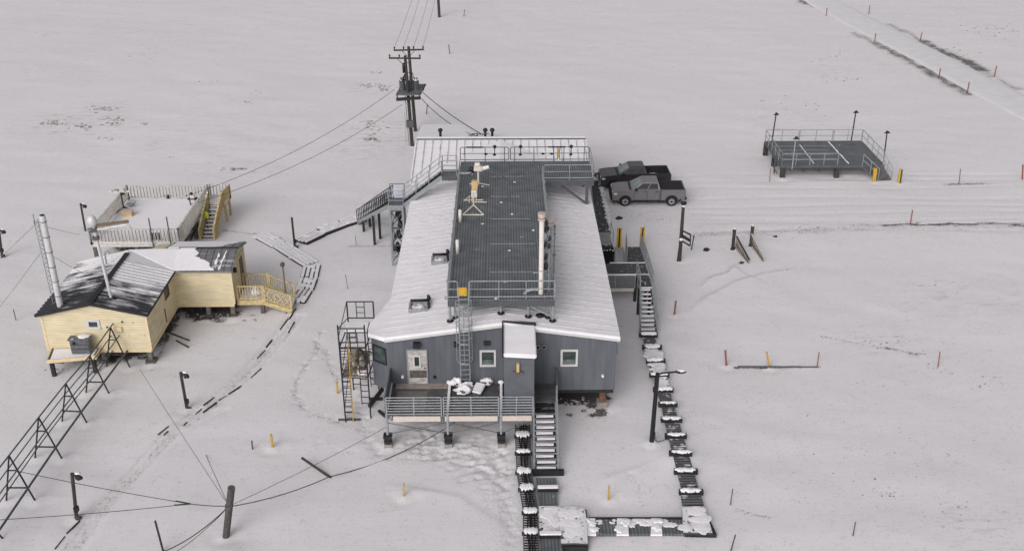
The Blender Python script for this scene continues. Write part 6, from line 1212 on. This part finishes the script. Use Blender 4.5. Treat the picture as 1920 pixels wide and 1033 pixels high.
MB().lump((nx0+.5, Yn+1.6, zpl2+.18), .36, .75, .30, 3, .5, 22, 14, .42).lump((nx0+.95, Yn+1.2, zpl2+.10), .28, .6, .2, 8, .5, 20, 12, .42).build('tarpaulin_heap', 'tarp', T)
MB().lump((nx0+1.1, Yn+.2, zpl2+.08), .25, .25, .1, 9, .5).build('snow_clump', 'snow', T)
lad2 = MB()
for x in (nx0+.06, nx0+.48): lad2.k = 0 if x > nx0+.3 else 1; lad2.tube((x, Yn-.35, -.1), (x, Yn-.08, zpl1+.35), .028)
z = .2
while z < zpl1: yy = Yn-.35+.27*z/(zpl1+.35); lad2.k = 1; lad2.tube((nx0+.06, yy, z), (nx0+.48, yy, z), .018); z += .32
o = lad2.build('ladder', ['stake_y', 'iron_black'], None, (nx0+.27, Yn-.3, 0)); tag(o, 'narrow dark ladder with one yellow rail leaning on the near face of the scaffold', 'ladder')
MB().box((nx0-.35, Yn-.28, -.05), (nx0+.85, Yn-.15, .03)).build('base_plank', 'old_wood', T); MB().box((fx1_-.4, Yq-1.0, -.05), (fx1_+.3, Yq-.9, .2)).build('base_plank', 'iron_black', T)
q0, q1 = G(692, 762, .2), G(718, 728, .6); o = MB().beam(q0, q1, .12, .25).beam(G(710, 770, .15), G(726, 783, .15), .12, .15).build('timber_edge', 'iron_black', None, q0); tag(o, 'dark timber edging between the scaffold and the grey building', 'timber')

# ================================================================== EQUIPMENT PAD AT THE RIGHT
ZQ = 1.2; qx0, qy0, qx1, qy1 = 23.56, 82.3, 32.2, 88.45
T = thing('equipment_pad', 'square dark grated platform on posts with steel railings, alone at the right', 'platform', ((qx0+qx1)/2, qy0, 0))
MB().box((qx0, qy0, ZQ-.06), (qx1, qy1, ZQ)).build('deck', 'grating', T)
mb = MB().box((qx0, qy0-.05, ZQ-.2), (qx1, qy0-.003, ZQ+.03)).box((qx0, qy1+.003, ZQ-.2), (qx1, qy1+.06, ZQ+.02)).box((qx0-.06, qy0, ZQ-.2), (qx0-.003, qy1, ZQ+.02)).box((qx1+.003, qy0, ZQ-.2), (qx1+.06, qy1, ZQ+.02)); mb.build('frame', 'steel_dark', T)
for y in (83.9, 85.0, 86.1, 87.2): MB().box((qx0+.3, y-.03, ZQ+.001), (28.7, y+.03, ZQ+.012)).build('deck_joint', 'galv', T)
def wavy(p, q, wd):
    p, q = Vector(p), Vector(q); s_ = V(-(q-p).y, (q-p).x, 0).normalized(); n_ = 16; l_ = [p.lerp(q, k/n_)+s_*random.uniform(.25, 1)*wd for k in range(n_+1)]; r__ = [p.lerp(q, k/n_)-s_*random.uniform(.25, 1)*wd for k in range(n_, -1, -1)]
    return MB().prism([(v.x, v.y) for v in l_+r__], ZQ+.001, ZQ+.03).build('snow_strip', 'snow', T)
wavy(G(1553, 266, ZQ), G(1591, 307, ZQ), .09); wavy(G(1499, 271, ZQ), G(1526, 307, ZQ), .05)
for a_, b_ in (((qx0, qy1), (qx0+2.95, qy1)), ((qx0+3.05, qy1), (qx0+6.0, qy1)), ((qx0+6.1, qy1), (qx1, qy1)), ((qx0, qy0), (qx0, qy1-.1)), ((qx1, qy0+.3), (qx1, qy1-.1)), ((qx0, qy0), (qx0+4.7, qy0))):
    rail_mb((*a_, ZQ), (*b_, ZQ), 1.07, 1, 1.3, .032).build('railing', 'galv_clean', T)
xs_ = 30.35
sA, sB, sC, sD = V(xs_, qy0-.06, ZQ), V(qx1-.1, qy0-.06, ZQ), G(1671, 336, .1), G(1646, 338, .1)
MB().slab([sA, sB, sC, sD], .12).build('ramp', 'deck_dark', T)
for a_, b_ in ((sA, sD), (sB, sC)): rail_mb(a_, b_, 1.0, 1, .8, .032).build('railing', 'galv_clean', T)
for x, y in ((qx0+.2, qy0+.15), (28.35, qy0+.15), (qx0+.15, 85.3), (qx0+.1, qy1-.2), (qx1-.2, qy1-.2), (qx1-.2, 85.3), (28.4, qy1-.2)): MB().box((x-.2, y-.15, -.3), (x+.2, y+.15, ZQ-.062)).build('leg', 'pole_wood', T)
for x in (25.6, 26.9): MB().beam((x-.2, qy0+.2, ZQ-.3), (x+.2, qy0+.9, .3), .08, .08).build('brace', 'steel_dark', T)
MB().beam((qx0-.25, qy0+1.2, -.1), (qx0-.25, qy0+1.2, ZQ+.3), .1, .1).tube((qx0-.25, qy0+.2, .4), (qx0-.25, qy0+2.3, .6), .04).build('side_ladder', 'steel_dark', T)
for (bx, by, tr, tx), lb in (((1447, 268, 216, 1455), 'dark thin lamp pole at the back left corner of the equipment pad'), ((1596, 264, 212, 1604.5), 'dark thin lamp pole at the back fence of the equipment pad, third from left'), ((1485, 318, 261, 1492), 'pale thin lamp pole at the front rail of the equipment pad'), ((1656.5, 305, 250, 1663), 'dark thin lamp pole at the right rail of the equipment pad, by the ramp')):
    b_ = G(bx, by, ZQ); q = XY(tx, tr, b_.y); T2 = thing('lamp_pole', lb, 'pole', b_, 'lamp poles round the equipment pad'); MB().tube(b_, q, .055).build('post', 'galv_clean' if bx == 1485 else 'iron_black', T2); MB().beam(q+V(-.2, 0, .02), q+V(.26, 0, .04), .08, .08).lump(q+V(.03, 0, .10), .13, .12, .11, bx, 0, 10, 6).build('lamp', 'black', T2)
for (px, py, tr, tx), lb in (((1638.5, 342, 315, 1642), 'yellow bollard at the left foot of the equipment pad ramp'), ((1686, 344, 317, 1690), 'yellow bollard at the right foot of the equipment pad ramp')):
    b_ = G(px, py); q = XY(tx, tr, b_.y); T2 = thing('bollard', lb, 'bollard', b_, 'yellow bollards at the equipment pad'); d_ = V(.09, 0, 0); MB().beam(b_-V(.08, 0, .2), q-V(.08, 0, 0), .11, .18).build('post', 'bollard_y', T2); MB().beam(b_+V(.06, 0, -.2), q+V(.06, 0, -.05), .11, .16).build('core', 'pole_wood' if px > 1650 else 'bollard_y', T2)
o = MB().tube(G(1443, 341), XY(1445, 316, G(1443, 341).y), .03).build('marker_stake', 'stake_r', None, G(1443, 341)); tag(o, 'thin red stake just left of the equipment pad', 'stake', 'marker stakes')

# ================================================================== PICKUP TRUCKS
def pickup(label, paint, loc, rz, bed_snow):
    """built facing -X; 5.9 m long"""
    WLb = Vector((0, 0, 0)); T = bpy.data.objects.new('pickup_truck', None); C.objects.link(T); WLOC[T.name_full] = WLb; tag(T, label, 'pickup truck', 'pickup trucks parked at the walkway'); T.location = loc; T.rotation_euler = (0, 0, rz)
    def arc(cx, r, z=.42, n=9): return [(cx+r*math.cos(math.pi*k/n), z+r*math.sin(math.pi*k/n)) for k in range(n+1)]
    W2 = .99
    front = [(-2.84, .52), (-2.90, .80), (-2.86, 1.16), (-2.72, 1.24), (-2.3, 1.31), (-1.42, 1.37), (-1.30, 1.40), (.92, 1.42), (.92, .50)]+[(-1.3, .50)]+[(x, z) for x, z in arc(-1.84, .52)]+[(-2.45, .50)]
    bd = MB().extrude(front, 1, -W2, W2).build('body', paint, T, bevel=.05)
    for s in (-1, 1):
        bed = [(.96, 1.42), (2.86, 1.42), (2.92, 1.36), (2.90, .66), (2.45, .62)]+[(x, z) for x, z in arc(1.84, .52)]+[(1.28, .50), (.96, .50)]
        MB().extrude(bed, 1, s*W2, s*(W2-.13)).build('bed_side', paint, T, bevel=.03)
    [MB().box((.98, s*(W2-.135), 1.421), (2.84, s*(W2-.01), 1.445)).build('bed_rail', 'black', T) for s in (-1, 1)]
    None if bed_snow else MB().box((1.04, -W2+.14, 1.33), (2.79, W2-.14, 1.39)).build('bed_cover', 'bed_dark', T)
    MB().box((2.80, -W2+.14, .66), (2.90, W2-.14, 1.40)).build('tailgate', paint, T, bevel=.03)
    MB().box((.97, -W2+.135, .62), (2.79, W2-.135, .80)).box((.96, -W2+.135, .80), (1.03, W2-.135, 1.41)).build('bed_floor', 'bed_dark', T)
    # bed interior lining darker than the paint
    for s in (-1, 1): MB().box((1.04, s*(W2-.136)-.01*s, .802), (2.79, s*(W2-.136), 1.40)).build('bed_liner', 'bed_dark', T)
    if bed_snow:
        sb = MB()
        for k in range(9): sb.patch((random.uniform(1.3, 2.6), random.uniform(-.6, .6), .84), .45, .35, .14, k)
        sb.build('bed_snow', 'snow', T)
    # cab
    bx = [(-1.36, .93), (.90, .93)]; lo = [V(-1.38, -.95, 1.39), V(.90, -.95, 1.41), V(.90, .95, 1.41), V(-1.38, .95, 1.39)]; hi = [V(-.50, -.74, 1.93), V(.74, -.76, 1.93), V(.74, .76, 1.93), V(-.50, .74, 1.93)]; tp = [V(-.36, -.66, 1.985), V(.66, -.68, 1.985), V(.66, .68, 1.985), V(-.36, .66, 1.985)]
    vs = lo+hi+tp; fs = [(3, 2, 1, 0), (8, 9, 10, 11)]+[(i, (i+1) % 4, 4+(i+1) % 4, 4+i) for i in range(4)]+[(4+i, 4+(i+1) % 4, 8+(i+1) % 4, 8+i) for i in range(4)]
    MB().add(vs, fs).build('cab', paint, T, bevel=.035)
    def facewin(i, u0, u1, v0, v1, name, mt, off=.012, skew=0.):
        a, b, c, d = lo[i], lo[(i+1) % 4], hi[(i+1) % 4], hi[i]; nn = (b-a).cross(d-a).normalized(); cc = (a+c)/2-V(-.1, 0, 1.6)
        if nn.dot(cc) < 0: nn = -nn
        P = lambda u, v: a.lerp(b, u).lerp(d.lerp(c, u), v)
        q = [P(u0, v0), P(u1, v0), P(u1-skew*0, v1), P(u0, v1)]; m_ = MB().add([p+nn*off for p in q]+[p-nn*.01 for p in q], [(0, 1, 2, 3), (7, 6, 5, 4), (0, 4, 5, 1), (1, 5, 6, 2), (2, 6, 7, 3), (3, 7, 4, 0)]); return m_.build(name, mt, T)
    facewin(3, .07, .93, .10, .94, 'windscreen', 'windscreen')
    facewin(1, .12, .88, .2, .88, 'rear_window', 'glass')
    for i in (0, 2):
        r_ = (lambda a, b: (a, b)) if i == 0 else (lambda a, b: (1-b, 1-a))
        facewin(i, *r_(.10, .53), .10, .86, 'side_window', 'glass'); facewin(i, *r_(.56, .93), .10, .86, 'side_window', 'glass')
    for s in (-1, 1):
        y = s*(W2+.004)
        for x in (-1.18, -.10, .84): MB().box((x-.012, y-.006, .58), (x+.012, y+.004, 1.38)).build('door_gap', 'black', T)
        for x in (-.28, .62): MB().box((x-.13, y-.01, 1.20), (x+.10, y+.02*s+.01, 1.26)).build('door_handle', 'black', T)
        MB().box((-1.25, y-.004, .47), (.94, y+.006, .55)).build('rocker_panel', 'black', T)
        mi = MB().box((-1.12, s*1.0, 1.36), (-.94, s*1.22, 1.58)).build('mirror', 'black', T, bevel=.03)
        MB().box((-2.89, s*.62-.2, .98), (-2.70, s*.62+.2, 1.17)).box((-2.80, s*.80-.0, .98), (-2.50, s*.992, 1.15)).build('headlight', 'lamp_glass', T, bevel=.02)
        MB().box((2.84, s*.86-.1, .92), (2.925, s*.86+.135, 1.32)).build('taillight', 'tail_red', T, bevel=.02)
        for cx in (-1.84, 1.84):
            MB().extrude([(x, z) for x, z in arc(cx, .51, .41)], 1, s*(W2-.30), s*(W2-.012)).build('wheel_arch', 'black', T)
            wh = MB().tube((cx, s*.74, .40), (cx, s*.985, .40), .40, n=28).build('wheel', 'rubber', T, bevel=.03)
            MB().tube((cx, s*.90, .40), (cx, s*1.0, .40), .25, n=24).build('rim', 'rim', wh, bevel=.015)
            hb = MB().tube((cx, s*1.0, .40), (cx, s*1.012, .40), .09, n=14)
            for k in range(6): a = k*math.pi/3; hb.tube((cx+.16*math.cos(a), s*.998, .40+.16*math.sin(a)), (cx+.16*math.cos(a), s*1.004, .40+.16*math.sin(a)), .045, n=8)
            hb.build('hub', 'bed_dark', wh)
    MB().box((-2.93, -.62, .84), (-2.86, .62, 1.15)).build('grille', 'black', T); 
    MB().box((-3.02, -.93, .50), (-2.82, .93, .76)).build('front_bumper', 'black' if paint == 'paint_grey' else 'chrome', T, bevel=.05)
    MB().box((2.88, -.9, .50), (3.04, .9, .70)).build('rear_bumper', 'black', T, bevel=.04)
    MB().box((-2.5, -.78, .34), (2.6, .78, .52)).build('chassis', 'black', T)
    MB().beam((-1.46, -.8, 1.385), (-1.46, .8, 1.385), .14, .05).build('cowl', 'black', T)
    MB().box((-2.1, -.28, 1.335), (-1.5, .28, 1.365)).build('hood_bulge', paint, T, bevel=.02) if False else None
    return T
f0, f1 = G(1172.5, 387), G(1258.5, 387); cx = (f0+f1)/2; pickup('grey crew cab pickup truck with a dark covered bed, parked nearer the camera', 'paint_grey', (cx.x, cx.y+.97, 0), math.atan2(f1.y-f0.y, f1.x-f0.x), False)
q = G(1145, 357); pickup('dark pickup truck with snow in its bed, parked behind the grey truck', 'paint_dark', (q.x+1.84+.15, q.y+.9, 0), math.radians(1.5), True)
